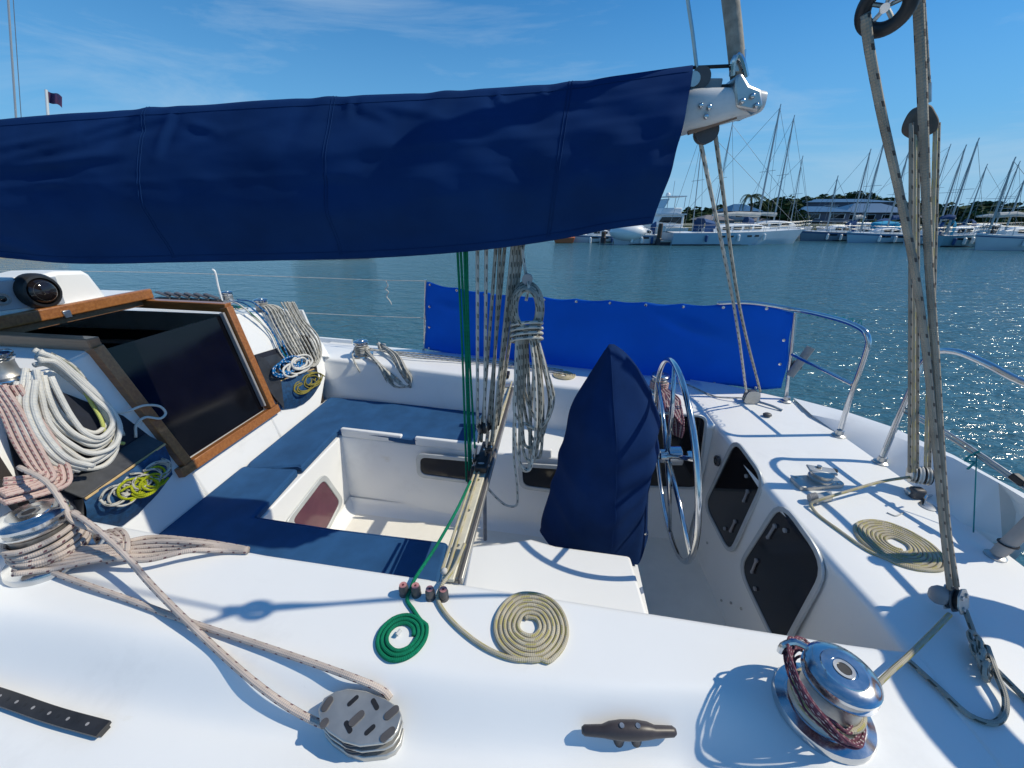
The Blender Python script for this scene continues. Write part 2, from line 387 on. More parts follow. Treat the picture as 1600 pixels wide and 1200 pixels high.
# aft deck sheet with a rounded lip at the aft cockpit bulkhead, and the bulkhead face
def aft_deck():
    rows = []
    ys = [-0.42, 0.0, 0.4, 0.7, 0.83, 0.95, 1.12, 1.3, 1.52, 1.75, 2.0, 2.2, 2.32]
    for y in ys:
        xa = interp(XA, y); row = []
        row += [(xa + 0.03, y, -0.99), (xa + 0.004, y, -0.05)] if y > 0.82 else [(xa - 0.02, y, -0.02), (xa - 0.015, y, -0.012)]
        if y > 0.82:
            for i in range(6):
                a = math.pi / 2 * i / 5; row.append((xa + 0.028 - 0.028 * math.cos(a), y, -0.028 + 0.028 * math.sin(a) + 0.002))
        else:
            for i in range(6): row.append((xa - 0.01 + 0.008 * i, y, -0.004 + 0.006 * min(1, i)))
        for x in (1.2, 1.35, 1.5, 1.64): row.append((x, y, 0.002))
        row.append((2.9, y, 0.002) if y < 1.0 else (1.70, y, 0.002))
        rows.append(row)
    return MB().grid(rows)
aft_deck().build('aft_deck', geldeck, yacht, sharp=50)
# starboard coaming: top, rounded inner lip, inner face down to the bench
FIN = [(-2.05, 2.95), (-1.34, 2.816), (-0.64, 2.69), (0.18, 2.55), (0.70, 2.40), (1.01, 2.285), (1.10, 2.25)]
FOUT = [(-2.6, 3.48), (-1.29, 3.28), (-0.56, 3.15), (0.20, 2.98), (0.9, 2.84), (1.264, 2.737), (1.6, 2.55)]
FBOT = [(-2.0, 2.86), (-1.34, 2.76), (-0.64, 2.66), (0.18, 2.52), (0.7, 2.37), (1.1, 2.22)]
def star_coaming():
    rows = []
    for i in range(61):
        x = -2.15 + (1.10 + 2.15) * i / 60
        yi = interp(FIN, x); yo = interp(FOUT, x); yb = interp(FBOT, x); row = []
        row.append((x, yb - 0.0 if x < 0.46 else yb - 0.05, -0.36 if x < 0.46 else -0.99))
        row.append((x, yb + (yi - yb) * 0.85, -0.045))
        for k in range(6):
            a = math.pi / 2 * k / 5; row.append((x, yi + 0.035 - 0.035 * math.cos(a), -0.035 + 0.035 * math.sin(a)))
        for k in range(1, 5): row.append((x, yi + 0.035 + (yo - yi - 0.06) * k / 4, 0.0))
        row.append((x, yo, -0.03)); row.append((x, yo + 0.01, -0.30)); row.append((x, yo - 0.1, WATER_Z - 0.3))
        rows.append(row)
    return MB().grid(rows, flip=True)
star_coaming().build('coaming', gel, yacht, sharp=60)
# starboard side deck going forward of the bulkhead, low toe edge
b = MB(); rows = []
for i in range(15):
    x = -7.1 + i * 0.37; yo = interp([(-9, 2.2), (-6, 3.2), (-4, 3.5), (-2.6, 3.48), (-1.9, 3.38)], x)
    rows.append([(x, 2.93, 0.02), (x, max(2.95, yo - 0.5), 0.0), (x, yo - 0.04, -0.01), (x, yo - 0.03, 0.03), (x, yo, 0.03), (x, yo, -0.1), (x, yo - 0.15, WATER_Z - 0.3)])
b.grid(rows, flip=True).build('side_deck', gel, yacht, sharp=30)
# quarter deck between starboard coaming and aft deck, with the outer bulwark
q = MB()
q.prism([(1.0, 2.30, -0.05), (1.07, 2.27, -0.05), (1.71, 2.27, -0.05), (1.66, 2.40, -0.05), (1.60, 2.53, -0.05), (1.264, 2.737, -0.05), (1.05, 2.80, -0.05)], (0, 0, 0.0485)).build('quarter_deck', geldeck, yacht)
base_px = [(1270, 652), (1317, 683), (1376, 725), (1434, 766), (1504, 819), (1566, 840), (1640, 850)]
top_px = [(1268, 648), (1330, 661), (1394, 681), (1440, 697), (1490, 716), (1560, 754), (1640, 803)]
out_px = [(1240, 622), (1325, 644), (1394, 667), (1440, 689), (1490, 711), (1560, 750), (1640, 800)]
bw = MB(); r0 = []
for i, (a, t, o_) in enumerate(zip(base_px, top_px, out_px)):
    A = P(*a, z=0.0); A.z = 0.0; h = 0.02 + 0.030 * i
    T = P(*t, z=h); O = P(*o_, z=h - 0.004)
    if O.x < T.x + 0.02: O = T + V((0.05, 0.03, -0.003))
    r0.append([A - V((0.03, 0, 0.03)), A, T, O, O + V((0.03, 0.02, -0.10)), O + V((-0.25, -0.1, -1.6))])
bw.grid(r0).build('bulwark', gel, yacht, sharp=25)
# cockpit benches, well walls and sole
WELL = [(-1.515, 1.39), (-0.35, 1.335), (0.42, 1.352), (0.46, 1.352)]
ben = MB()
# port bench (slightly dished, ends at the helm)
rows = []
for i in range(41):
    x = -1.93 + (0.43 + 1.93) * i / 40; yi = interp(YIN, x) - 0.01
    yw = interp([(-1.515, 1.39), (-0.35, 1.335), (0.43, 1.352)], x)
    yw_ = yw
    row = [(x, yi, -0.335), (x, yi + 0.04, -0.349), (x, (yi + yw) / 2, -0.352), (x, yw_ - 0.03, -0.350)]
    for k in range(5):
        a = math.pi / 2 * k / 4; row.append((x, yw_ - 0.02 + 0.02 * math.sin(a), -0.37 + 0.02 * math.cos(a)))
    row.append((x, yw_ + 0.004, -0.99)); rows.append(row)
ben.grid(rows)
ben.prism([(0.43, 0.84, -0.352), (0.43, 1.352, -0.352), (0.43, 1.352, -0.99), (0.43, 0.84, -0.99)], (0.012, 0, 0))
ben.build('port_bench', gel, yacht, sharp=40)
# moulded locker seat on the uncushioned aft end of the port bench
lid = MB(); lp_ = [P(*p_, z=-0.20) for p_ in ((735, 852), (790, 847), (830, 841), (868, 852), (985, 868))]
lid.prism([(-0.305, 0.912, -0.352)] + [(p_.x, p_.y, -0.352) for p_ in lp_] + [(0.405, 0.875, -0.352)], (0, 0, 0.152))
lid.build('locker_lid', gel, yacht, bevel=0.014)
# bridge (forward) seat
fs = MB(); fs.prism([(-1.96, 1.38, -0.353), (-1.515, 1.38, -0.353), (-1.518, 2.29, -0.353), (-1.96, 2.29, -0.353)], (0, 0, -0.64)); fs.build('bridge_seat', gel, yacht, bevel=0.008)
# starboard bench
sb = MB(); rows = []
for i in range(31):
    x = -1.96 + (0.46 + 1.96) * i / 30; yw = interp([(-1.52, 2.276), (-0.53, 2.19), (0.02, 2.172), (0.46, 2.15)], x); yb = interp(FBOT, x) + 0.03
    row = [(x, yb, -0.35), (x, yw + 0.03, -0.35)]
    for k in range(4):
        a = math.pi / 2 * k / 3; row.append((x, yw + 0.015 - 0.015 * math.sin(a), -0.365 + 0.015 * math.cos(a)))
    row.append((x, yw - 0.05, -0.99)); rows.append(row)
sb.grid(rows)
sb.prism([(0.46, 2.10, -0.36), (0.46, 2.62, -0.36), (0.46, 2.62, -0.99), (0.46, 2.10, -0.99)], (0.012, 0, 0))
sb.build('starboard_bench', gel, yacht, sharp=40)
for (a, c) in (((532, 673), (627, 684)), ((648, 687), (760, 699)), ((800, 702), (862, 707))):
    A = P(*a, z=-0.30); C = P(*c, z=-0.30)
    MB().bar(A + V((0, 0.016, -0.016)), C + V((0, 0.016, -0.016)), 0.03, 0.065).build('seat_lip', gel, yacht, bevel=0.008)
MB().prism([(-1.6, 1.3, -0.965), (1.06, 0.80, -0.965), (1.06, 2.36, -0.965), (-1.6, 2.36, -0.965)], (0, 0, 0.02)).build('cockpit_sole', cream, yacht)
# cove fillets where well walls meet the sole
cv = MB()
for (x0, y0, x1, y1) in ((-1.515, 2.215, 0.46, 2.10), (-1.505, 1.4, -1.505, 2.23)):
    d = V((x1 - x0, y1 - y0, 0)).normalized(); nrm = V((d.y, -d.x, 0)); rows = []
    for p in (V((x0, y0, -0.945)), V((x1, y1, -0.945))):
        row = []
        for k in range(7):
            a = math.pi / 2 * k / 6; row.append(p + nrm * (0.075 - 0.08 * math.sin(a)) + V((0, 0, 0.075 - 0.078 * math.cos(a) + 0.003)))
        rows.append(row)
    cv.grid(rows)
cv.build('well_cove', gel, yacht, sharp=180)
# starboard aft well wall (with its big window) aft of the bench
# ---- windows let into the walls: frame + pane (+ dogs)
def window(quad, nrm, fw, rad, pane_m=glassdk, fd=0.012, frame_m=framealu, label=None, dogs=(), dogm=greypl):
    nrm = V(nrm).normalized(); o = roundloop(quad, rad); i = roundloop(insetquad(quad, fw), rad * 0.8)
    wdw = MB().ring([p + nrm * 0.0 for p in o], i, nrm * fd).build('window', frame_m, yacht, bevel=0.003)
    if label: wdw['label'] = label
    i2 = roundloop(insetquad(quad, fw * 0.9), rad * 0.8)
    MB().prism([p + nrm * (fd * 0.35) for p in i2], -nrm * 0.006).build('pane', pane_m, wdw)
    for (a, c, r_) in dogs:
        d = MB(); a, c = V(a) + nrm * (fd * 0.5), V(c) + nrm * (fd * 0.5)
        d.cyl(a, a + nrm * 0.008, r_, n=12)
        if (c - a).length > 1e-4:
            d.cyl(c, c + nrm * 0.008, r_ * 0.75, n=12); d.bar(a + nrm * 0.004, c + nrm * 0.004, r_ * 1.1, 0.006, nrm)
        d.build('latch', dogm, wdw)
    return wdw
def q4(pxs, **k): return [P(a, b, **k) for a, b in pxs]
window(q4([(650, 707), (752, 716), (752, 757), (652, 744)], y=2.165), (0, -1, 0), 0.03, 0.06)
window(q4([(808, 722), (905, 728), (905, 774), (812, 762)], y=2.135), (0, -1, 0), 0.03, 0.06)
window(q4([(505, 738), (536, 782), (505, 842), (440, 822)], x=-1.512), (1, 0, 0), 0.035, 0.07, glassred, label='white framed window with plum coloured pane in the forward well wall')
window(q4([(985, 640), (1106, 648), (1092, 764), (985, 760)], y=2.12), (0, -1, 0), 0.016, 0.06)
MB().prism([(0.46, 2.135, -0.03), (1.0, 2.135, -0.03), (1.0, 2.135, -0.99), (0.46, 2.135, -0.99)], (0, 0.02, 0)).build('well_wall', gel, yacht)
MB().prism([(0.44, 2.12, -0.045), (1.0, 2.12, -0.045), (1.0, 2.45, -0.04), (0.44, 2.58, -0.04)], (0, 0, 0.035)).build('helm_ledge', gel, yacht, bevel=0.012)
def xw(pxs): return [P(a, b, x=0.0) if False else PP(a, b, (1, 0.045, 0), (1.028, 1.2, 0)) for a, b in pxs]
MIDQ = xw([(1150, 681), (1201, 750), (1143, 873), (1100, 788)])
NEARQ = xw([(1222, 776), (1302, 886), (1222, 1030), (1153, 885)])
wn = (-1, -0.045, 0)
def dog(a, c): return (*xw([a, c]), 0.010)
window(MIDQ, wn, 0.022, 0.10, dogs=[dog((1171, 768), (1165, 783)), dog((1151, 815), (1144, 830)), dog((1169, 744), (1169, 744)), dog((1135, 826), (1135, 826))], label='square smoked window with grey latches beside the wheel')
window(NEARQ, wn, 0.022, 0.12, dogs=[dog((1214, 822), (1203, 840)), dog((1185, 876), (1178, 894)), dog((1230, 829), (1230, 829)), dog((1183, 920), (1183, 920))], label='largest smoked window with grey latches in the aft cockpit wall')
pc = xw([(1122, 720)])[0]
eng = MB().lathe([(0.032, 0), (0.032, 0.012), (0.022, 0.016), (0.020, 0.008), (0.0, 0.008)], pc, wn, 8).build('control_panel', darkgrey, yacht)
MB().lathe([(0.011, 0), (0.011, 0.02), (0.0, 0.022)], pc, wn, 12).build('knob', steelsat, eng)
for p in ((1105, 848), (1127, 938), (1142, 942), (1158, 951)):
    MB().lathe([(0.007, -0.003), (0.007, 0.003), (0.003, 0.006)], xw([p])[0], wn, 10).build('bolt', steelsat, yacht)
# ---- cabin bulkhead with companionway
BN, BO = (1, 0, 0.2), (-1.91, 0, -0.3)
def B(px, py, off=0.0):
    p = PP(px, py, BN, BO); n = V(BN).normalized(); return p + n * off
bn = V(BN).normalized()
def bx(y, z, off=0.0): return V((-1.91 - 0.2 * (z + 0.3), y, z)) + bn * off
SILLN, SILLF = (1.535, -0.085), (2.165, -0.095); JT = (2.20, 0.575); JN = (1.475, 0.585)
def rz(y): return 0.60 - 0.085 * ((y - 1.75) / 0.65) ** 2 if y < 2.4 else 0.515 - 0.16 * (y - 2.4)
bh = MB()
def bpanel(poly): bh.prism([bx(y, z) for y, z in poly], -bn * 0.04)
bpanel([(0.55, -0.42), (0.55, 0.30), (0.88, 0.46), (1.2, rz(1.2)), (1.475, rz(1.475)), (1.535, -0.085), (1.535, -0.42)])
bpanel([(1.535, -0.42), (1.535, -0.085), (2.165, -0.095), (2.165, -0.42)])
bpanel([(2.165, -0.42), (2.165, -0.095), (2.20, rz(2.2)), (2.5, rz(2.5)), (2.79, 0.46), (2.86, 0.42), (3.02, 0.10), (3.04, -0.02), (2.97, -0.06), (2.66, -0.34), (2.66, -0.42)])
bh.build('bulkhead', gel, yacht, bevel=0.012)
# teak trims of the companionway (each board its own)
def board(a, c, wd, th, m, off=0.0, nm='teak_trim'):
    a, c = bx(*a, off), bx(*c, off); return MB().bar(a, c, wd, th, bn).build(nm, m, yacht, bevel=0.004)
board((1.46, -0.112), (2.235, -0.122), 0.055, 0.05, teak, 0.012)
board((2.187, -0.092), (2.222, 0.60), 0.05, 0.055, teak, 0.013)
board((1.513, -0.083), (1.447, 0.59), 0.05, 0.055, teak, 0.013)
board((2.150, -0.065), (2.180, 0.575), 0.016, 0.03, greypl, 0.006, 'slide_channel')
MB().prism([bx(1.545, -0.075, -0.018), bx(2.155, -0.085, -0.018), bx(2.180, 0.560, -0.018), bx(1.484, 0.566, -0.018)], bn * 0.008).build('shade_panel', mat('shade_panel_black', (0.004, 0.004, 0.006), rough=0.10, var=0.3, vscale=5, spec=0.35), yacht)  # near-black sheet added across the open companionway, standing in for the cabin's shade
# coachroof: cambered shell either side of the hatch opening
def roof_strip(y0, y1, x0, x1, n=10):
    rows = []
    for i in range(n + 1):
        y = y0 + (y1 - y0) * i / n; z = rz(y)
        rows.append([(x1(z), y, z - 0.03), (x1(z), y, z), (x1(z) - 0.5, y, z + 0.006), (x0, y, z + 0.02), (x0, y, z - 0.03)])
    return MB().grid(rows)
xb = lambda z: -1.915 - 0.2 * (z + 0.3)
roof_strip(0.9, 1.46, -5.2, xb).build('coachroof', gel, yacht)
roof_strip(2.21, 2.86, -5.2, xb).build('coachroof', gel, yacht)
roof_strip(1.46, 2.21, -5.2, lambda z: -3.4).build('coachroof', gel, yacht)
MB().prism([(-2.0, 2.86, 0.44), (-2.0, 2.985, 0.05), (-5.2, 2.9, 0.05), (-5.2, 2.8, 0.45)], (0, -0.02, 0)).build('cabin_side', gel, yacht)
MB().prism([(-2.0, 0.9, 0.46), (-2.0, 0.86, -0.1), (-5.2, 0.86, -0.1), (-5.2, 0.9, 0.46)], (0, 0.02, 0)).build('cabin_side', gel, yacht)
# hatch-opening side rails on the roof
MB().bar((-2.06, 2.225, 0.600), (-3.45, 2.225, 0.632), 0.05, 0.055).build('teak_trim', teak, yacht, bevel=0.005)
MB().bar((-2.06, 1.45, 0.608), (-3.45, 1.45, 0.632), 0.05, 0.055).build('teak_trim', teakdark, yacht, bevel=0.005)
# cabin inside: sole, sides, steps
inn = MB()
inn.box((-3.3, 1.85, -1.2), (2.7, 1.9, 0.03)); inn.box((-4.6, 1.85, -0.35), (0.03, 1.9, 1.7)); inn.box((-3.3, 0.93, -0.4), (2.7, 0.03, 1.6)); inn.box((-3.3, 2.78, -0.5), (2.7, 0.03, 1.5))
inn.box((-2.15, 1.85, -0.75), (0.2, 0.6, 0.04)); inn.box((-2.4, 1.85, -1.0), (0.2, 0.6, 0.04)); inn.box((-3.2, 2.45, -0.85), (1.4, 0.6, 0.5)); inn.box((-3.2, 1.2, -0.85), (1.0, 0.5, 0.5))
inn.build('cabin_interior', cabdark, yacht)
MB().bar((-2.5, 2.3, 0.33), (-3.6, 2.3, 0.30), 0.03, 0.02).build('grab_rail', cabpale, yacht)
# ================================================================== sliding hatch, pod, compass
hx = -2.60
hat = thing('sliding_hatch', (-3.0, 1.83, 0.62), 'white sliding hatch with a varnished teak front edge above the companionway', 'hatch')
MB().box((-3.05, 1.835, 0.668), (0.84, 0.80, 0.05)).build('lid', gel, hat, bevel=0.012)
MB().box((hx - 0.015, 1.835, 0.672), (0.035, 0.84, 0.062)).build('front_board', teak, hat, bevel=0.008)
MB().box((hx - 0.05, 1.835, 0.622), (0.03, 0.76, 0.04)).build('lower_board', teakdark, hat, bevel=0.004)
MB().box((hx + 0.006, P(104, 492, x=hx).y, 0.655), (0.012, 0.035, 0.04)).build('hasp', steelsat, hat, bevel=0.003)
pod = thing('instrument_pod', (-2.8, 1.5, 0.69), 'white moulded instrument pod with a round compass on the cabin roof', 'instrument pod')
pp = [(-120, 506), (-120, 444), (60, 431), (88, 424), (131, 423), (140, 428), (166, 461), (170, 470), (108, 484)]
poly = [P(a, b_, x=-2.66) for a, b_ in pp]
MB().prism(poly, (-0.30, 0, 0)).build('housing', gel, pod, bevel=0.02)
MB().prism([p + V((0.004, 0, 0)) for p in [P(-120, 500, x=-2.66), P(-120, 448, x=-2.66), P(84, 432, x=-2.66), P(100, 474, x=-2.66)]], (0.008, 0, 0)).build('face_plate', mat('pod_face', (0.36, 0.40, 0.46), rough=0.45, var=0.08), pod, bevel=0.006)
cc = P(60, 455, x=-2.64); rr_ = 0.078
cmp_ = thing('compass', cc, 'round black bulkhead compass with a domed glass face on the white pod', 'compass')
MB().lathe([(rr_ * 1.15, -0.02), (rr_ * 1.15, 0.012), (rr_ * 1.0, 0.03), (rr_ * 0.86, 0.032), (rr_ * 0.84, 0.012)], cc, (1, 0, 0), 32).build('bezel', blackpl, cmp_)
MB().lathe([(rr_ * 0.85, 0.012), (rr_ * 0.75, 0.034), (rr_ * 0.5, 0.052), (rr_ * 0.2, 0.06), (0.0, 0.061)], cc, (1, 0, 0), 32).build('dome', glassdk, cmp_, sharp=180)
MB().lathe([(rr_ * 0.62, 0.028), (rr_ * 0.62, 0.044), (rr_ * 0.5, 0.046)], cc, (1, 0, 0), 24).build('card', mat('compass_card', (0.10, 0.10, 0.09), rough=0.4), cmp_)
c2 = P(2, 467, x=-2.64)
gau = thing('gauge', c2, 'small round dark gauge beside the compass at the edge of the picture', 'gauge')
MB().lathe([(0.03, -0.02), (0.03, 0.012), (0.024, 0.014), (0.023, 0.008)], c2, (1, 0, 0), 20).build('bezel', greypl, gau)
MB().lathe([(0.023, 0.006), (0.0, 0.012)], c2, (1, 0, 0), 20).build('dial', glassdk, gau)
# ================================================================== cushions
def cushion(poly, label):
    o = MB().prism([(x, y, -0.352) for x, y in poly], (0, 0, 0.052)).build('seat_cushion', cushblue, None, label, 'cushion', 'blue cockpit cushions')
    lp = roundloop([V((x, y, -0.309)) for x, y in poly], 0.03)
    MB().tube(scaleloop(lp, 1.0008), 0.0045, 6, closed=True).build('piping', cushblue, o, sharp=180)
    b = o.modifiers.new('bevel', 'BEVEL'); b.width = 0.018; b.segments = 3; b.limit_method = 'ANGLE'; b.angle_limit = R(40)
ZC = -0.30
def c2d(px, py): p = P(px, py, z=ZC); return (p.x, p.y)
cushion([(-1.885, 1.83), (-1.845, 1.765), c2d(466, 727), c2d(470, 731), c2d(528, 671), c2d(640, 686), c2d(735, 692), (-0.50, 2.19), (-0.50, 2.665), (-1.2, 2.735), (-1.885, 2.80)], 'blue vinyl cushion on the starboard bench under the white rope-hung coaming')
cushion([(-1.895, 1.80), c2d(465, 733), c2d(397, 807), c2d(520, 826), c2d(700, 848), (-0.42, 0.93), (-1.0, 0.965), (-1.895, 1.06)], 'blue vinyl cushion on the near bench, partly in the shadow of the boom')
# ================================================================== boom and sail cover
YBM = 1.57
def interp3(tab, s):
    for (a, p), (c, q_) in zip(tab, tab[1:]):
        if s <= c: return p.lerp(q_, (s - a) / (c - a))
    return tab[-1][1]
TOP = [(-250, 206), (0, 188), (60, 183), (180, 174), (300, 166), (450, 157), (600, 149), (720, 142), (850, 134), (960, 122), (1020, 115), (1076, 108)]
BOT = [(-250, 362), (0, 396), (60, 402), (130, 408), (200, 409), (290, 407), (450, 404), (600, 400), (760, 388), (880, 371), (950, 357), (1012, 349)]
tp = [P(a, b_, y=YBM) for a, b_ in TOP]; bt = [P(a, b_, y=YBM) for a, b_ in BOT]
tp.insert(0, V((-5.6, YBM, 1.50))); bt.insert(0, V((-5.6, YBM, 1.02)))
tpc = crom(tp, 0.03); btc = crom(bt, 0.03)
def resample(pl, n):
    L = [0]
    for a, b_ in zip(pl, pl[1:]): L.append(L[-1] + (b_ - a).length)
    out = []; j = 0
    for i in range(n):
        d = L[-1] * i / (n - 1)
        while j < len(L) - 2 and L[j + 1] < d: j += 1
        out.append(pl[j].lerp(pl[j + 1], (d - L[j]) / max(1e-9, L[j + 1] - L[j])))
    return out
NS = 560
tpc, btc = resample(tpc, NS), resample(btc, NS)
CREASE = [((-60, 288), (60, 268), 7, .010), ((60, 268), (250, 243), 6, .009), ((40, 258), (170, 224), 6, .010), ((170, 224), (282, 182), 5, .009), ((30, 240), (150, 212), 6, .008), ((150, 212), (272, 172), 5, .008), ((110, 292), (165, 288), 4, .006), ((284, 168), (282, 250), 6, .008), ((310, 196), (372, 212), 5, .006), ((540, 160), (700, 186), 5, .005), ((560, 172), (620, 190), 5, .006), ((552, 150), (556, 190), 5, .006), ((780, 144), (786, 178), 5, .006), ((850, 134), (846, 160), 4, .005), ((870, 168), (930, 166), 4, .006), ((-40, 350), (110, 395), 9, .012), ((1040, 128), (900, 250), 9, .007), ((1020, 150), (860, 330), 10, .007), ((1060, 150), (960, 330), 10, .007), ((200, 300), (340, 330), 14, .007), ((420, 250), (640, 230), 16, .006), ((440, 350), (760, 330), 16, .007), ((600, 290), (900, 300), 18, .006)]
CR3 = [(V((P(*a, y=YBM).x, P(*a, y=YBM).z)), V((P(*b_, y=YBM).x, P(*b_, y=YBM).z)), w_ / 330, am) for a, b_, w_, am in CREASE]
def crease(p):
    # sharp pulled creases: small ridges with a trough below, laid along lines on the cloth
    t = 0; q = V((p.x, p.z))
    for a, b_, w_, am in CR3:
        if abs(q.x - (a.x + b_.x) / 2) > abs(a.x - b_.x) / 2 + 4 * w_: continue
        ab = b_ - a; k = max(0, min(1, (q - a).dot(ab) / ab.length_squared)); r_ = q - (a + ab * k); s = r_.length * (1 if r_.y > 0 else -1)
        e = math.sin(math.pi * min(1, max(0.06, k + .06 if k < .5 else k - .06)))
        t += am * e * (math.exp(-(s / w_) ** 2) - 0.75 * math.exp(-((s + 1.6 * w_) / (1.2 * w_)) ** 2))
    return t
def sail_cover():
    rows = []
    NH = 60
    for i in range(NS):
        T, Bt = tpc[i], btc[i]; row = []
        s = i / (NS - 1); hgt = (T - Bt).length
        end = sstep(0.93, 1.0, s)
        for side in (-1, 1):
            hs = range(NH + 1) if side < 0 else range(NH - 1, 0, -1)
            for k in hs:
                h = k / NH                                    # 0 top .. 1 bottom
                p = T.lerp(Bt, h)
                wd = 0.012 + 0.132 * min(1, h / 0.46) ** 0.78 * (1 - 0.5 * sstep(0.6, 1.0, h)) - 0.010 * math.exp(-((h - 0.46) / 0.1) ** 2)
                wd += 0.03 * end * (1 - h) ** 2
                x, z = p.x, p.z
                f1 = mnoise.noise(V((x * 1.6 + h * 1.7, h * 4.2 - x * 1.1, side * 3.1)))
                f2 = mnoise.noise(V((x * 3.2 - h * 1.5, h * 11 + x * 1.8, 7 + side)))
                f3 = mnoise.noise(V((x * 9 + h * 2.0, h * 22 - x * 4.0, 17 + side * 2)))
                # pulled folds running down from the ties along the ridge
                tie = 0
                for xt in (-2.9, -1.52, -0.82, -0.40, 0.02):
                    dx = x - xt + h * 0.25
                    tie += math.exp(-(dx / 0.10) ** 2) * (1 - sstep(0.0, 0.5, h)) * math.cos(dx * 42)
                d = 0.006 * f1 + 0.003 * f2 * (1.2 - h) + 0.0012 * f3 + 0.005 * tie
                fold = abs(mnoise.noise(V((x * 1.3 + h * 2.8, x * 0.9 - h * 3.4, 31 + side))))
                d += 0.004 * max(0, 0.22 - fold) / 0.22 * (0.4 + 0.6 * (1 - h)) * sstep(0.02, 0.2, h)
                if side < 0: d += crease(p)
                # aft drape lines
                ax = sstep(0.72, 0.98, s)
                d += ax * 0.004 * math.sin(34 * (h * 0.55 - (p.x - 0.4) * 0.8)) * math.sin(math.pi * h)
                edge = 0 if k in (0, NH) else 1
                row.append(p + V((0, side * (wd + d * (0.35 + 0.65 * edge)), (0.003 * f2 + 0.002 * tie) * (1 if k < 2 else 0))))
        rows.append(row)
    return MB().grid(rows, wrap=True)
scv = sail_cover().build('sail_cover', navy, None, 'navy canvas sail cover draped over the boom above the cockpit', 'sail cover', sharp=180)
_row = 2 * 60
for xs_ in (-2.9, -1.53, -0.80, 0.02):
    i_ = min(range(NS), key=lambda k: abs(tpc[k].x - xs_))
    for dd_ in (0, 1):
        ln_ = [V(scv.data.vertices[(i_ + dd_) * _row + k].co) + scv.location - V((0, 0.0006, 0)) for k in range(0, 59)]
        MB().tube(ln_, 0.0016, 5).build('seam', navy, scv, sharp=180)
for _k, _nm in ((57, 'hem_stitch'), (3, 'ridge_stitch')):
    MB().tube([V(scv.data.vertices[i * _row + _k].co) + scv.location - V((0, 0.0004, 0)) for i in range(0, NS, 2)], 0.0014, 5).build(_nm, navy, scv, sharp=180)
boom = thing('boom', P(1070, 170, y=YBM), 'worn white metal boom end sticking out of the navy sail cover', 'boom')
bs = MB(); rows = []
for (px, ya, yb_, hw) in ((880, 210, 280, .05), (1030, 175, 225, .055), (1064, 142, 213, .068), (1100, 141, 204, .072), (1140, 141, 192, .066), (1170, 143, 184, .058), (1186, 146, 178, .05)):
    T = P(px, ya, y=YBM); b_ = P(px, yb_, y=YBM); c = (T + b_) / 2; hh = (T.z - b_.z) / 2; row = []
    for k in range(24):
        a = 2 * math.pi * k / 24; ca, sa = math.cos(a), math.sin(a)
        row.append(V((c.x, YBM + hw * abs(ca) ** 0.6 * (1 if ca > 0 else -1), c.z + hh * abs(sa) ** 0.6 * (1 if sa > 0 else -1))))
    rows.append(row)
bs.grid(rows, wrap=True); bs.f.append(tuple(len(bs.v) - 24 + k for k in range(24)))
bs.build('spar', alupaint, boom, sharp=50)
def by(px, py, dy=0): p = P(px, py, y=YBM + dy); return p
MB().bar(by(1060, 134), by(1124, 134), 0.05, 0.028).build('outhaul_track', greypl, boom, bevel=0.004)
MB().bar(by(1124, 137), by(1150, 136), 0.03, 0.012).build('track_end', blackpl, boom, bevel=0.003)
ef = MB()
ef.prism([by(1147, 141, -.07), by(1150, 118, -.07), by(1160, 112, -.07), by(1172, 132, -.07), by(1191, 139, -.07), by(1194, 164, -.07), by(1184, 176, -.07), by(1150, 168, -.07)], (0, 0.14, 0))
ef.build('end_fitting', steelsat, boom, bevel=0.008)
for p in ((1176, 150), (1182, 165), (1160, 158), (1095, 165), (1108, 168), (1103, 182)):
    MB().ball(by(*p, -.075), 0.0085, 8, 6).build('rivet', steel, boom)
MB().lathe([(0.036, -0.018), (0.036, -0.008), (0.028, 0), (0.036, 0.008), (0.036, 0.018)], by(1103, 206), (0, 1, 0), 24).build('sheave', darkgrey, boom)
MB().bar(by(1075, 208, -.04), by(1150, 183, -.04), 0.012, 0.012).build('bolt_rope', teakdark, boom)
tl = thing('topping_lift', by(1152, 112), 'thick grey topping lift with shackle rising from the boom end', 'rigging')
MB().tube(crom([by(1154, 122), by(1150, 80), by(1146, 40), by(1139, -20), by(1128, -140), by(1105, -420)], 0.05), 0.0235, 12).build('sleeve', mat('weathered_line', (0.30, 0.28, 0.24), rough=0.8, var=0.3, vscale=30, bump=0.5, bscale=80, bdist=0.003), tl, sharp=180)
MB().tube(crom([by(1144, 118, -.02), by(1146, 96, -.03), by(1153, 86, -.03), by(1160, 96, -.03), by(1166, 120, -.02)], 0.01), 0.009, 8).build('shackle', steel, tl)
MB().tube([by(1161, 112, -.01), by(1163, 78, -.01)], 0.006, 8).build('pin', steel, tl)
MB().bar(by(1148, 115, -.012), by(1154, 90, -.012), 0.03, 0.02, (0, 1, 0)).build('toggle', steelsat, tl, bevel=0.004)
wt = thing('lazy_wire', by(1089, 112), 'thin steel wire running up from a small block at the cover end', 'rigging')
MB().tube(crom([by(1090, 116), by(1082, 50), by(1073, -10), by(1040, -250)], 0.08), 0.0055, 8).build('wire', steelsat, wt)
MB().lathe([(0.03, -0.014), (0.03, -0.006), (0.024, 0), (0.03, 0.006), (0.03, 0.014)], by(1093, 123, -.03), (0, 1, 0), 20).build('block', darkgrey, wt)
MB().tube([by(1074, 106), by(1142, 103)], 0.005, 8).build('tie', blackpl, wt)
MB().lathe([(0.02, -0.012), (0.024, 0), (0.02, 0.012)], by(1082, 125, -.04), (0, 1, 0), 16).build('shackle', steelsat, wt)
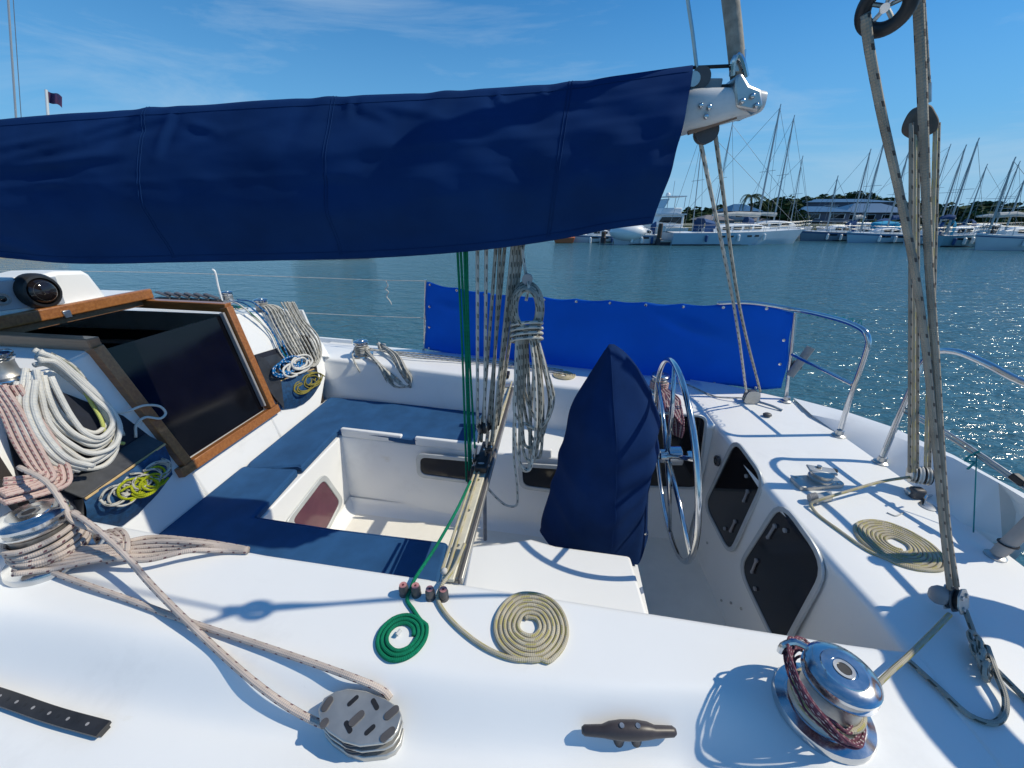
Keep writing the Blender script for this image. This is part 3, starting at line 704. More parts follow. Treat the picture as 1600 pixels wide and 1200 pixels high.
# ================================================================== weather cloth, stanchion, lifelines, pushpit
YD = [(640, 3.27), (663, 3.25), (800, 3.07), (960, 2.90), (1100, 2.79), (1180, 2.70), (1245, 2.585)]
DT = [(665, 439), (700, 447), (760, 456), (800, 460), (870, 465), (960, 469), (1060, 474), (1130, 475), (1170, 473), (1205, 478), (1242, 486)]
DB = [(664, 545), (700, 554), (760, 566), (810, 574), (880, 584), (960, 592), (1050, 598), (1110, 601), (1160, 606), (1195, 610), (1222, 608)]
dt = resample(crom([P(a, b_, y=interp(YD, a)) for a, b_ in DT], 0.03), 120); db = resample(crom([P(a, b_, y=interp(YD, a)) for a, b_ in DB], 0.03), 120)
def weather_cloth():
    fr, bk = [], []
    for i in range(120):
        row, row2 = [], []
        for k in range(25):
            h = k / 24; p = dt[i].lerp(db[i], h); s = i / 119
            bul = math.sin(math.pi * h) * math.sin(math.pi * s)
            d = 0.02 * bul + 0.018 * mnoise.noise(V((p.x * 2.5, p.z * 2.5 + p.x, 3))) * bul ** 0.5
            # hard pinch fold near the aft end
            d += 0.035 * math.exp(-((s - 0.80 - 0.25 * (h - 0.35)) / 0.05) ** 2) * math.exp(-((h - 0.3 - 1.2 * (s - 0.80)) / 0.10) ** 2)
            d += 0.02 * math.exp(-((s - 0.10) / 0.05) ** 2) * math.exp(-((h - 0.28) / 0.06) ** 2)
            nrm = V((0.24, 0.97, 0)); p = p - nrm * d
            p.z -= 0.012 * abs(math.sin(math.pi * (i - 2) / 11)) * (1 - h) ** 6 - 0.010 * abs(math.sin(math.pi * (i - 2) / 11)) * h ** 6
            p.x += 0.008 * math.sin(h * 9 + 2) * (1 if i in (0, 119) else 0)
            row.append(p); row2.append(p + nrm * 0.002)
        fr.append(row)
    return MB().grid(fr)
wc = weather_cloth().build('weather_cloth', royal, None, 'royal blue weather cloth laced along the far starboard rail', 'weather cloth', sharp=180, fixn=False)
so = wc.modifiers.new('solid', 'SOLIDIFY'); so.thickness = 0.002
gr = MB()
def grom(p): MB().lathe([(0.010, 0), (0.010, 0.004), (0.004, 0.005)], p, (-0.24, -0.97, 0), 10).build('grommet', steel, wc)
for i in range(2, 120, 11):
    grom(dt[i] - V((0, 0.012, 0.02))); grom(db[i] - V((0, 0.012, -0.02)))
for k in (0.35, 0.65):
    grom(dt[1].lerp(db[1], k) + V((0.02, -0.012, 0))); grom(dt[118].lerp(db[118], k) + V((-0.02, -0.012, 0)))
white_r = ropemat('white_line', (0.70, 0.68, 0.64), dirt=0.2)
st = thing('stanchion', P(664, 548, y=3.255), 'slim steel stanchion at the forward edge of the blue weather cloth', 'stanchion')
MB().cyl(P(663, 550, y=3.257), P(665, 437, y=3.257), 0.011, n=12).build('post', steel, st)
MB().lathe([(0.03, 0), (0.03, 0.01), (0.016, 0.02), (0.016, 0.05)], P(663, 552, y=3.257) , n=16).build('foot', steelsat, st)
LF = [(-6.5, 3.05), (-4.2, 3.46), (-2.6, 3.44), (-1.3, 3.28)]
for (pxs, lb, nm) in (([(665, 439), (600, 438), (490, 434)], 'upper white lifeline wire running forward from the stanchion', 0.6), ([(664, 497), (560, 493), (460, 488)], 'lower white lifeline wire running forward from the stanchion', 0.3)):
    pts = [P(*pxs[0], y=3.257), P(*pxs[1], y=3.34), P(*pxs[2], y=3.42), V((-4.2, 3.47, nm + 0.02)), V((-7, 3.0, nm + 0.05))]
    rope('lifeline', pts, 0.0032, steel if nm > 1 else white_r, None, lb, 'lifeline', step=0.1, n=6)
kn = [P(603, 439, y=3.33), P(606, 447, y=3.33), P(602, 452, y=3.33), P(607, 456, y=3.33), P(604, 463, y=3.33), P(609, 470, y=3.33), P(612, 476, y=3.33)]
rope('tied_cord', kn, 0.005, white_r, None, 'short knotted white cord dangling from the upper lifeline', 'cord', step=0.01)
rail = thing('pushpit_rail', (1.6, 2.1, 0), 'polished steel stern rail with bent corner behind the weather cloth', 'railing')
YR = 2.06
rp_ = [P(1120, 474, y=2.76), P(1170, 473, y=2.70), P(1242, 484, y=2.575), P(1290, 494, y=2.37), P(1335, 508, y=2.16), P(1352, 519, y=2.085), P(1357, 533, y=2.06), P(1350, 562, y=2.055), P(1330, 618, y=2.057), P(1310, 681, y=2.06)]
MB().tube(crom(rp_, 0.02), 0.0135, 12).build('top_rail', steel, rail, sharp=180)
MB().cyl(P(1243, 488, y=2.57), P(1228, 628, y=2.52), 0.0125, n=12).build('post', steel, rail)
MB().cyl(P(1236, 553, y=2.55), P(1332, 601, y=2.062), 0.010, n=12).build('mid_rail', steel, rail)
for p in (P(1228, 627, z=0.003), P(1310, 681, z=0.003), P(1376, 723, z=0.003)):
    MB().lathe([(0.032, 0), (0.032, 0.006), (0.019, 0.012), (0.018, 0.035)], p, n=16).build('foot', steelsat, rail)
lash = ropemat('turquoise_cord', (0.03, 0.30, 0.34))
for i in range(9):
    a = P(1236 + i * 13, 484 + i * 2.6, y=2.60 - i * 0.052)
    MB().tube([a + V((0.0, math.cos(k) * 0.017, math.sin(k) * 0.017)) + V((k * 0.0025, 0, 0)) for k in [j * 0.6 for j in range(14)]], 0.0022, 6).build('lashing', lash, rail)
rail2 = thing('pushpit_rail', (1.75, 1.6, 0), 'polished steel stern rail section at the right edge beyond the tackle', 'railing')
r2 = [P(1375, 724, z=0.0), P(1393, 680, x=1.68), P(1411, 637, x=1.685), P(1432, 590, x=1.69), P(1446, 562, x=1.70), P(1466, 549, x=1.70), P(1495, 550, x=1.71), P(1540, 568, x=1.73), P(1600, 598, x=1.755), V((1.79, 1.2, 0.585)), V((1.79, 0.3, 0.6)), V((1.75, -0.3, 0.6))]
MB().tube(crom(r2, 0.03), 0.0135, 12).build('top_rail', steel, rail2, sharp=180)
for dy_ in (0, 7):
    MB().tube(crom([P(1414, 637 + dy_, x=1.69), P(1478, 674 + dy_, x=1.71), P(1588, 747 + dy_, x=1.75), P(1660, 800 + dy_, x=1.77)], 0.05), 0.006, 8).build('wire', steelsat, rail2, sharp=180)
MB().bar(P(1582, 742, x=1.748), P(1602, 757, x=1.755), 0.026, 0.026).build('clamp', blackpl, rail2, bevel=0.004)
tq = thing('cord_tangle', P(1520, 715, x=1.72), 'scrap of turquoise cord tied to the stern rail wires', 'cord')
rope('cord', [P(1530, 705, x=1.72), P(1516, 712, x=1.715), P(1508, 720, x=1.71), P(1522, 722, x=1.71), P(1512, 733, x=1.71)], 0.004, lash, tq)
rope('cord', [P(1526, 712, x=1.72), P(1524, 760, x=1.70), P(1521, 832, x=1.66)], 0.0022, lash, tq)
tb = thing('rail_post', (1.65, 1.21, 0), 'thick grey padded post lashed at its foot on the right of the deck', 'post')
pf = P(1554, 870, z=0.0); ptop = V((1.80, 1.225, 0.62))
MB().tube([pf + V((0, 0, 0.01)), pf.lerp(ptop, 0.06), pf.lerp(ptop, 0.5), ptop], [0.018, 0.021, 0.023, 0.023], 14).build('tube', mat('grey_padding', (0.38, 0.34, 0.31), rough=0.7, var=0.15), tb, sharp=60)
for k in (0.10, 0.32):
    c = pf.lerp(ptop, k); MB().tube([c + V((math.cos(j * .5) * .025, math.sin(j * .5) * .025, j * 0.0004)) for j in range(14)], 0.003, 6).build('lashing', blackpl, tb)
MB().lathe([(0.030, 0), (0.03, 0.006), (0.018, 0.014)], pf + V((0, 0, 0.002)), n=14).build('foot', steelsat, tb)
rh = thing('rod_holder', P(1250, 570, y=2.53), 'grey tubular rod holder clamped to the stern rail post', 'rod holder')
a, c = P(1234, 587, y=2.50), P(1267, 543, y=2.50); d = (c - a)
MB().lathe([(0.024, 0), (0.024, d.length), (0.020, d.length), (0.019, d.length - 0.04)], a, d, 18).build('tube', greypl, rh)
MB().box(P(1246, 570, y=2.52), (0.04, 0.05, 0.05)).build('clamp', darkgrey, rh, bevel=0.006)
# ================================================================== wheel and pedestal
WC = P(1050, 712, y=1.64); WRAD = 0.468
wh = thing('helm', WC - V((0, 0, WRAD)), 'large polished steel steering wheel standing upright in the cockpit', 'steering wheel')
wn_ = V((-1, 0.06, -0.13)).normalized(); wx = V((0, 0, 1)) - wn_ * wn_.z; wx.normalize(); wy = wn_.cross(wx)
MB().tube([WC + (wx * math.cos(2 * math.pi * k / 96) + wy * math.sin(2 * math.pi * k / 96)) * WRAD for k in range(96)], 0.0125, 14, closed=True).build('rim', steel, wh, sharp=180)
for k in range(6):
    a = 2 * math.pi * (k / 6) + 0.04; d = wx * math.cos(a) + wy * math.sin(a)
    MB().tube([WC + d * 0.03 + wn_ * 0.02, WC + d * 0.25 + wn_ * 0.006, WC + d * (WRAD - 0.008)], [0.012, 0.0105, 0.0095], 10).build('spoke', steel, wh, sharp=180)
MB().lathe([(0.038, -0.045), (0.046, -0.04), (0.046, 0.015), (0.034, 0.02), (0.034, 0.055), (0.018, 0.06), (0.018, 0.16)], WC, wn_, 24).build('hub', steel, wh)
MB().lathe([(0.020, 0.0), (0.022, 0.012), (0.020, 0.024), (0.0, 0.026)], WC - wn_ * 0.07, -wn_, 6).build('hub_nut', steel, wh)
ped = thing('steering_pedestal', (0.37, 1.66, -0.945), 'white steering pedestal foot showing below the navy cover', 'pedestal')
MB().lathe([(0.15, 0), (0.15, 0.02), (0.105, 0.05), (0.085, 0.12), (0.085, 0.75), (0.07, 0.8)], (0.37, 1.64, -0.945), n=28).build('column', gel, ped)
MB().lathe([(0.05, 0), (0.06, 0.02), (0.058, 0.20), (0.04, 0.24)], (0.50, 1.44, -0.945), n=20).build('housing', gel, ped)
def pedestal_cover():
    YC = 1.60
    # silhouette heights with the left / right edge and the ridge column facing the viewer
    OL = [(541, 950, 964, 957), (548, 944, 975, 957), (572, 928, 997, 957), (602, 908, 1015, 957), (625, 893, 1025, 958), (645, 884, 1031, 959), (675, 879, 1031, 960), (710, 871, 1026, 960), (750, 860, 1020, 960), (785, 850, 1016, 956), (812, 843, 1014, 952), (830, 842, 1013, 950)]
    NR = 96; rows = []
    for j, (py, xl, xr, xc) in enumerate(OL):
        pl, pr, pc_ = P(xl, py, y=YC), P(xr, py, y=YC), P(xc, py, y=YC - 0.10); f = j / (len(OL) - 1)
        hy = 0.035 + 0.175 * sstep(0, 0.5, f)
        pc_.y = YC - hy * 1.0
        bk = V(((pl.x + pr.x) / 2, YC + hy, pc_.z))
        corners = [pl, V((pl.x * 0.62 + pc_.x * 0.38, YC - hy * 0.82, pl.z)), V((pc_.x, YC - hy * 1.12, pl.z)), V((pr.x * 0.72 + pc_.x * 0.28, YC - hy * 0.72, pl.z)), pr, V((pr.x * 0.8 + pl.x * 0.2, YC + hy * 0.9, pl.z)), V((pr.x * 0.2 + pl.x * 0.8, YC + hy * 0.9, pl.z))]
        lp = []
        n = len(corners)
        for i in range(n):
            a_, b_ = corners[i], corners[(i + 1) % n]
            kk = NR // n + (1 if i < NR % n else 0)
            for q_ in range(kk): lp.append(a_.lerp(b_, q_ / kk))
        for _ in range(7): lp = [(lp[i - 1] + lp[i] * 2 + lp[(i + 1) % NR]) / 4 for i in range(NR)]
        rows.append(lp)
    cols = [resample(crom([rows[j][k] for j in range(len(rows))], 0.02), 80) for k in range(NR)]
    out = []
    for j in range(80):
        row = []; f = j / 79
        for k in range(NR):
            p = cols[k][j]; n_ = V((p.x - 0.25, p.y - YC, 0)); n_ = n_.normalized() if n_.length > 1e-6 else V((1, 0, 0))
            amp = sstep(0.05, 0.4, f)
            d = 0.010 * mnoise.noise(V((p.x * 4 + p.z * 2.0, p.y * 4, p.z * 2.5 + 5)))
            if n_.x > -0.25:                                   # pulled creases on the wheel side
                for (cz, sl, am, wd) in ((0.22, 0.45, 0.010, 0.045), (0.085, 0.30, 0.014, 0.055), (-0.07, 0.85, 0.011, 0.05), (-0.22, 1.3, 0.007, 0.05), (0.36, 0.9, 0.006, 0.03)):
                    q_ = p.z - cz - sl * (p.x - 0.36)
                    d += am * (math.exp(-(q_ / wd) ** 2) - 0.7 * math.exp(-((q_ + 1.5 * wd) / wd) ** 2)) * sstep(-0.25, 0.3, n_.x) * math.exp(-((p.x - 0.42) / 0.20) ** 2)
            else:
                for (cz, sl, am, wd) in ((0.05, -0.6, 0.010, 0.05), (-0.18, -0.9, 0.010, 0.05)):
                    q_ = p.z - cz - sl * (p.x - 0.1); d += am * math.exp(-(q_ / wd) ** 2)
            q = p + n_ * d * amp
            hem = sstep(0.80, 1, f)
            q.z -= 0.085 * hem * max(0, 1 - ((p.x - 0.27) / 0.22) ** 2) * (1 if n_.y < 0.2 else 0.2)
            q.z += 0.006 * math.sin(k * 0.7) * hem
            row.append(q)
        out.append(row)
    m_ = MB().grid(out, wrap=True); m_.f.append(tuple(range(NR))); return m_
pcv = pedestal_cover().build('pedestal_cover', mat('navy_cover_cloth', (0.0075, 0.027, 0.098), rough=0.92, var=0.2, vscale=4, bump=0.4, bscale=420, bdist=0.0008, spec=0.08), None, 'crumpled navy canvas cover pulled over the steering pedestal', 'cover', sharp=180)
so = pcv.modifiers.new('solid', 'SOLIDIFY'); so.thickness = 0.003
_me = pcv.data; _NR = 96
hem = [V(_me.vertices[79 * _NR + k].co) + pcv.location + V((0, 0, 0.004)) for k in range(_NR)]
MB().tube(hem, 0.0045, 6, closed=True).build('hem', MATS['navy_cover_cloth'], pcv, sharp=180)
for _k in (28,): MB().tube([V(_me.vertices[j * _NR + _k].co) + pcv.location for j in range(2, 79)], 0.0028, 6).build('seam', MATS['navy_cover_cloth'], pcv, sharp=180)
MB().lathe([(0.007, 0), (0.007, 0.004), (0.003, 0.006)], P(1009, 834, y=1.40), (0, -1, 0), 10).build('snap', steel, pcv)
# ================================================================== rope stuffs
r_grey = ropemat('grey_fleck_line', (0.46, 0.44, 0.38), (0.10, 0.105, 0.09), period=0.045, frac=0.42, cols=6, every=2, dirt=0.3)
r_grey2 = ropemat('white_fleck_line', (0.62, 0.60, 0.54), (0.13, 0.135, 0.12), period=0.05, frac=0.35, cols=6, every=2, dirt=0.25)
r_cream = ropemat('cream_line', (0.56, 0.50, 0.37), (0.46, 0.40, 0.16), period=0.06, frac=0.5, dirt=0.22)
r_tan = ropemat('tan_fleck_line', (0.40, 0.355, 0.29), (0.10, 0.085, 0.075), period=0.05, frac=0.22, cols=5, every=2, dirt=0.3)
r_white = ropemat('soft_white_line', (0.72, 0.70, 0.65), (0.60, 0.60, 0.58), period=0.03, frac=0.3, dirt=0.16)
r_pink = ropemat('pink_fleck_line', (0.60, 0.51, 0.45), (0.17, 0.09, 0.10), period=0.042, frac=0.20, cols=5, every=2, dirt=0.2)
r_pink2 = ropemat('rosy_line', (0.62, 0.47, 0.42), (0.40, 0.20, 0.20), period=0.02, frac=0.45, cols=6, every=2, dirt=0.15)
r_purple = ropemat('purple_fleck_line', (0.20, 0.075, 0.11), (0.55, 0.47, 0.47), period=0.016, frac=0.35, cols=4, every=2, dirt=0.3)
r_green = ropemat('green_line', (0.005, 0.23, 0.115), (0.004, 0.16, 0.08), period=0.02, frac=0.5, dirt=0.25)
r_lime = ropemat('lime_line', (0.48, 0.52, 0.02), (0.25, 0.30, 0.02), period=0.01, frac=0.5, dirt=0.25)
r_blue = ropemat('blue_line', (0.01, 0.16, 0.42), (0.6, 0.6, 0.6), period=0.03, frac=0.3)
r_olive = ropemat('olive_line', (0.34, 0.29, 0.07), (0.12, 0.11, 0.03), period=0.012, frac=0.45, dirt=0.3)
winchalu = mat('winch_chrome', (0.60, 0.61, 0.62), rough=0.16, metal=1.0, var=0.08, vscale=30, bump=0.04, bscale=50, bdist=0.0006)
drumgrit = mat('winch_drum', (0.42, 0.41, 0.39), rough=0.4, metal=0.8, var=0.15, vscale=40, bump=0.3, bscale=160, bdist=0.001)
def circ(c, r, nrm, n=24, a0=0.0, ell=1.0):
    x, y, z = frame(nrm); return [V(c) + x * (r * math.cos(a0 + 2 * math.pi * k / n)) + y * (r * ell * math.sin(a0 + 2 * math.pi * k / n)) for k in range(n)]
def winch(c, s, label, group='winches', tailer=True):
    """self tailing winch standing at c, s = height"""
    w_ = thing('winch', c, label, 'winch', group)
    MB().lathe([(0.62 * s, 0), (0.62 * s, 0.05 * s), (0.60 * s, 0.11 * s), (0.50 * s, 0.15 * s), (0.46 * s, 0.17 * s)], c, n=40).build('base', winchalu, w_)
    MB().lathe([(0.46 * s, 0.16 * s), (0.42 * s, 0.22 * s), (0.365 * s, 0.34 * s), (0.36 * s, 0.58 * s), (0.38 * s, 0.68 * s)], c, n=40).build('drum', drumgrit, w_)
    MB().lathe([(0.38 * s, 0.68 * s), (0.43 * s, 0.74 * s), (0.44 * s, 0.78 * s), (0.36 * s, 0.81 * s), (0.36 * s, 0.84 * s), (0.43 * s, 0.87 * s), (0.43 * s, 0.92 * s), (0.38 * s, 0.965 * s), (0.27 * s, 0.985 * s), (0.26 * s, 1.0 * s), (0.15 * s, 1.0 * s), (0.15 * s, 0.99 * s)], c, n=40).build('cap', winchalu, w_)
    MB().lathe([(0.125 * s, 0.992 * s), (0.125 * s, 1.004 * s), (0.085 * s, 1.004 * s), (0.08 * s, 0.99 * s)], c, n=24).build('socket_ring', steelsat, w_)
    MB().lathe([(0.084 * s, 0.99 * s), (0.080 * s, 1.0 * s), (0.0, 0.999 * s)], c, n=8).build('handle_socket', blackpl, w_)
    if tailer:
        c = V(c)
        MB().tube(crom([c + V((-0.30 * s, 0.30 * s, 0.93 * s)), c + V((-0.42 * s, 0.36 * s, 0.93 * s)), c + V((-0.56 * s, 0.36 * s, 0.82 * s)), c + V((-0.58 * s, 0.34 * s, 0.70 * s))], 0.01), [0.05 * s] * 60 if False else 0.045 * s, 8).build('tailer_arm', winchalu, w_)
    return w_
def wraps(name, c, r, z0, turns, rr, m, label, lead_in=None, lead_out=None, start=0.0, parent=None, sgn=1):
    c = V(c); pts = []
    n = int(turns * 16)
    for i in range(n + 1):
        a = start + sgn * 2 * math.pi * i / 16; pts.append(c + V((math.cos(a) * r, math.sin(a) * r, z0 + i / 16 * rr * 2.05)))
    if lead_in: pts = [V(p) for p in lead_in] + pts
    if lead_out: pts += [V(p) for p in lead_out]
    return rope(name, pts, rr, m, parent, label)
def spiral(c, r_out, r_in, rr, z, a0=0.0, sgn=1, jit=0.0, gap=1.04, lead=(), ell=1.0, rot=0.0):
    pts = [V(p) for p in lead]; r_ = r_out; a = a0; sd_ = r_out * 977
    while r_ > r_in:
        rw = r_ + 0.0032 * mnoise.noise(V((math.cos(a) * 1.4, math.sin(a) * 1.4, sd_))) + 0.0009 * mnoise.noise(V((a * 1.9, sd_, 2)))
        x_, y_ = math.cos(a) * rw, math.sin(a) * rw * ell
        pts.append(V((c[0] + x_ * math.cos(rot) - y_ * math.sin(rot), c[1] + x_ * math.sin(rot) + y_ * math.cos(rot), z + rr)))
        da = 2 * math.pi / 28; a += sgn * da; r_ -= (2 * rr * gap) / 28 * (1 + jit * math.sin(a * 1.7))
    return pts
# ---------------------------------------------------------------- near right winch with purple line and sheet
W1 = P(1282, 1110, z=0.0)
winch(W1, 0.172, 'large chrome winch wrapped in purple line at the lower right')
bun = thing('rope_bundle', W1, 'bundle of thin purple flecked line looped round the lower right winch', 'rope')
for i in range(11):
    tl_ = V((0.50 + random.uniform(-.10, .10), -0.12 + random.uniform(-.10, .10), 0.86)).normalized()
    rad = 0.082 + 0.0024 * i; cz = 0.088 + random.uniform(-.014, .014)
    pts = circ(W1 + V((random.uniform(-.006, .006) - 0.018, random.uniform(-.006, .006), cz)), rad, tl_, 20, ell=random.uniform(0.94, 1.04))
    pts = [p + V((mnoise.noise(p * 22 + V((i, 0, 0))) * 0.010, mnoise.noise(p * 22 + V((0, i, 5))) * 0.010, mnoise.noise(p * 19 + V((9, i, 0))) * 0.008)) for p in pts]
    rope('loop', pts, 0.0030, r_purple, bun, closed=True, n=6, step=0.008)
wraps('sheet_rope', W1, 0.068, 0.032, 2.0, 0.0065, r_cream, 'cream sheet leading from the lower right winch up to the deck block', start=0.2, lead_in=[P(1484, 960, z=0.06), P(1450, 995, z=0.05), P(1400, 1042, z=0.05)])
# ---------------------------------------------------------------- lower left winch, turns and hank
W2 = P(47, 803, z=0.20); W2.z = 0.0
winch(W2, 0.21, 'large chrome winch wound with pink flecked rope at the left edge', tailer=False)
wr = thing('rope_turns', W2, 'thick pink flecked rope turns and tied hank on the left winch', 'rope')
for i in range(5):
    pts = circ(W2 + V((0, 0, 0.042 + 0.0195 * i)), 0.090 + 0.003 * math.sin(i * 2.1), (0.10 * math.sin(i), 0.08 * math.cos(i), 1), 24)
    rope('turn', pts, 0.0095, r_pink, wr, closed=True)
# tail over the top of the winch and the gathering turns (pixel placed on the coaming, lifted by their stack height)
def Z(px, py, z): return P(px, py, z=z)
rope('tail', [Z(30, 730, 0.30), Z(75, 755, 0.27), Z(100, 790, 0.20), Z(112, 812, 0.15), Z(150, 830, 0.10), Z(190, 846, 0.07)], 0.0095, r_pink, wr)
rope('tail', [Z(96, 780, 0.22), Z(100, 800, 0.17), Z(96, 822, 0.12), Z(80, 840, 0.08)], 0.0095, r_pink, wr)
for i in range(3):
    rope('gathering_turn', [Z(168 + 9 * i, 878 - 4 * i, 0.022), Z(186 + 6 * i, 862, 0.050), Z(178 + 9 * i, 842 - 3 * i, 0.066), Z(160 + 10 * i, 832 - 2 * i, 0.055), Z(150 + 8 * i, 838, 0.03)], 0.009, r_pink, wr)
for i in range(6):
    y0 = 836 + 7 * i; zz = 0.016 + 0.010 * ((i * 3) % 4)
    rope('strand', [Z(20, 862 + 7 * i, 0.05), Z(90, 858 + 6 * i, 0.03), Z(170, 853 + 4 * i, 0.05), Z(230, y0 + 4, zz), Z(300, 844 + 3.2 * i, zz), Z(350, 851 + 1.9 * i, 0.014), Z(388, 858 + 0.6 * i, 0.012)], 0.0090, r_pink, wr)
# sheet legs to the turning block
rope('sheet_rope', [Z(50, 882, 0.03), Z(72, 890, 0.02), Z(130, 912, 0.018), Z(210, 940, 0.012), Z(300, 973, 0.012), Z(400, 1006, 0.016), Z(500, 1040, 0.012), Z(550, 1058, 0.010), Z(585, 1072, -0.012), Z(603, 1083, -0.030), Z(610, 1092, -0.037)], 0.0092, r_pink, None, 'pink flecked sheet from the left winch base to the back of the turning block')
rope('sheet_rope', [Z(112, 800, 0.17), Z(140, 818, 0.15), Z(190, 862, 0.10), Z(240, 918, 0.065), Z(300, 978, 0.03), Z(340, 1016, 0.005), Z(400, 1068, -0.012), Z(450, 1104, -0.040), Z(490, 1126, -0.058), Z(515, 1136, -0.060)], 0.0092, r_pink, None, 'pink flecked sheet crossing over the other one to the front of the turning block')
# ---------------------------------------------------------------- turning block on the side deck
tb_ = thing('turning_block', P(565, 1118, z=-0.06), 'big slotted alloy turning block bolted on the near side deck', 'block')
PLT = [(497, 1108), (506, 1090), (524, 1080), (545, 1075), (572, 1079), (602, 1091), (622, 1104), (628, 1118), (622, 1140), (612, 1154), (598, 1161), (562, 1165), (536, 1158), (512, 1142), (500, 1128)]
def plate(z, grow=1.0, sh=(0, 0)):
    L_ = [P(a, b_, z=-0.018) for a, b_ in PLT]; c = sum(L_, V()) / len(L_)
    return [V((c.x + (p.x - c.x) * grow + sh[0], c.y + (p.y - c.y) * grow + sh[1], z)) for p in L_]
MB().prism(plate(-0.097), (0, 0, 0.020)).build('base_plate', alu, tb_, bevel=0.003)
MB().prism(plate(-0.054), (0, 0, 0.007)).build('middle_plate', alu, tb_, bevel=0.002)
MB().prism(plate(-0.028), (0, 0, 0.010)).build('top_plate', alu, tb_, bevel=0.003)
ctr = sum(plate(0), V()) / len(PLT)
for z in (-0.075, -0.048): MB().lathe([(0.056, 0), (0.056, 0.004), (0.048, 0.010), (0.056, 0.015), (0.056, 0.018)], (ctr.x, ctr.y, z), n=28).build('sheave', darkgrey, tb_)
zt = -0.018
def slot(a, c, w_, m, up=0.0012, nm='slot'):
    a, c = P(*a, z=zt), P(*c, z=zt); d = (c - a).normalized(); n_ = V((-d.y, d.x, 0)) * w_; lp = []
    for k in range(7): t = math.pi * k / 6; lp.append(c + n_ * math.cos(t) + d * w_ * math.sin(t))
    for k in range(7): t = math.pi * k / 6; lp.append(a - n_ * math.cos(t) - d * w_ * math.sin(t))
    MB().prism([V((p.x, p.y, zt - 0.004)) for p in lp], (0, 0, 0.004 + up)).build(nm, m, tb_)
for a, c in (((546, 1100), (557, 1090)), ((583, 1095), (589, 1106)), ((541, 1130), (547, 1142)), ((573, 1145), (583, 1136))): slot(a, c, 0.0058, blackpl, 0.0008)
for a, c in (((508, 1106), (515, 1095)), ((606, 1119), (618, 1109)), ((600, 1153), (612, 1143)), ((551, 1129), (564, 1117)), ((506, 1131), (508, 1129))): slot(a, c, 0.0092, darkgrey, 0.0032, 'bolt')
# ---------------------------------------------------------------- horn cleat
cl = thing('horn_cleat', P(982, 1152, z=-0.06), 'dark grey horn cleat on the near side deck at the bottom', 'cleat')
zc = zport(0.25, 0.55) + 0.001
h0, h1 = P(909, 1141, z=-0.040), P(1056, 1143, z=-0.040); d = (h1 - h0).normalized()
prof = [(0, .007, 0), (.03, .0115, 0), (.22, .0135, -.002), (.30, .018, .002), (.42, .021, .003), (.58, .021, .003), (.70, .018, .002), (.78, .0135, -.002), (.97, .0115, 0), (1, .007, 0)]
MB().tube([h0.lerp(h1, t) + V((0, 0, dz)) for t, r_, dz in prof], [r_ for t, r_, dz in prof], 14).build('horns', mat('cleat_grey', (0.055, 0.045, 0.045), rough=0.42, var=0.2, vscale=30, bump=0.15, bscale=120, bdist=0.0006), cl, sharp=60)
mid = h0.lerp(h1, 0.5)
for s in (-0.022, 0.022): MB().lathe([(0.020, 0), (0.016, 0.01), (0.014, 0.03), (0.016, 0.052)], V((mid.x, mid.y, -0.097)) + d * s, n=16).build('leg', MATS['cleat_grey'], cl)
MB().bar(V((mid.x, mid.y, -0.090)) - d * 0.045, V((mid.x, mid.y, -0.090)) + d * 0.045, 0.035, 0.010).build('base', MATS['cleat_grey'], cl, bevel=0.004)
for s in (-0.02, 0.02): MB().lathe([(0.006, 0), (0.006, 0.003), (0.002, 0.003)], V((mid.x, mid.y, mid.z + 0.0225)) + d * s, n=10).build('screw', steelsat, cl)
# ---------------------------------------------------------------- genoa track
gt = thing('genoa_track', P(80, 1115, z=-0.06), 'black alloy genoa track with a row of holes ending at lower left', 'track')
tp_ = crom([V((-2.4, 0.54, -0.094)), P(-120, 1056, z=-0.094), P(0, 1092, z=-0.094), P(90, 1123, z=-0.094), P(166, 1144, z=-0.094)], 0.03)
rows = []
for i, p in enumerate(tp_):
    t = (tp_[min(i + 1, len(tp_) - 1)] - tp_[max(i - 1, 0)]).normalized(); n_ = V((-t.y, t.x, 0))
    rows.append([p + n_ * a + V((0, 0, h)) for a, h in ((-.011, 0), (-.011, .008), (-.017, .010), (-.017, .018), (-.006, .019), (.006, .019), (.017, .018), (.017, .010), (.011, .008), (.011, 0))])
g_ = MB().grid(rows, wrap=True); g_.f.append(tuple(len(g_.v) - 10 + k for k in range(10))); g_.build('rail', mat('black_anodised', (0.045, 0.045, 0.048), rough=0.38, metal=0.5, var=0.2, vscale=20), gt, sharp=30)
for i in range(len(tp_) - 1, 3, -1):
    p = tp_[i].lerp(tp_[i - 1], 0.6)
    MB().lathe([(0.0042, 0.0185), (0.0042, 0.0196), (0.0028, 0.0196)], p, n=10).build('hole', greypl if i % 2 else blackpl, gt)
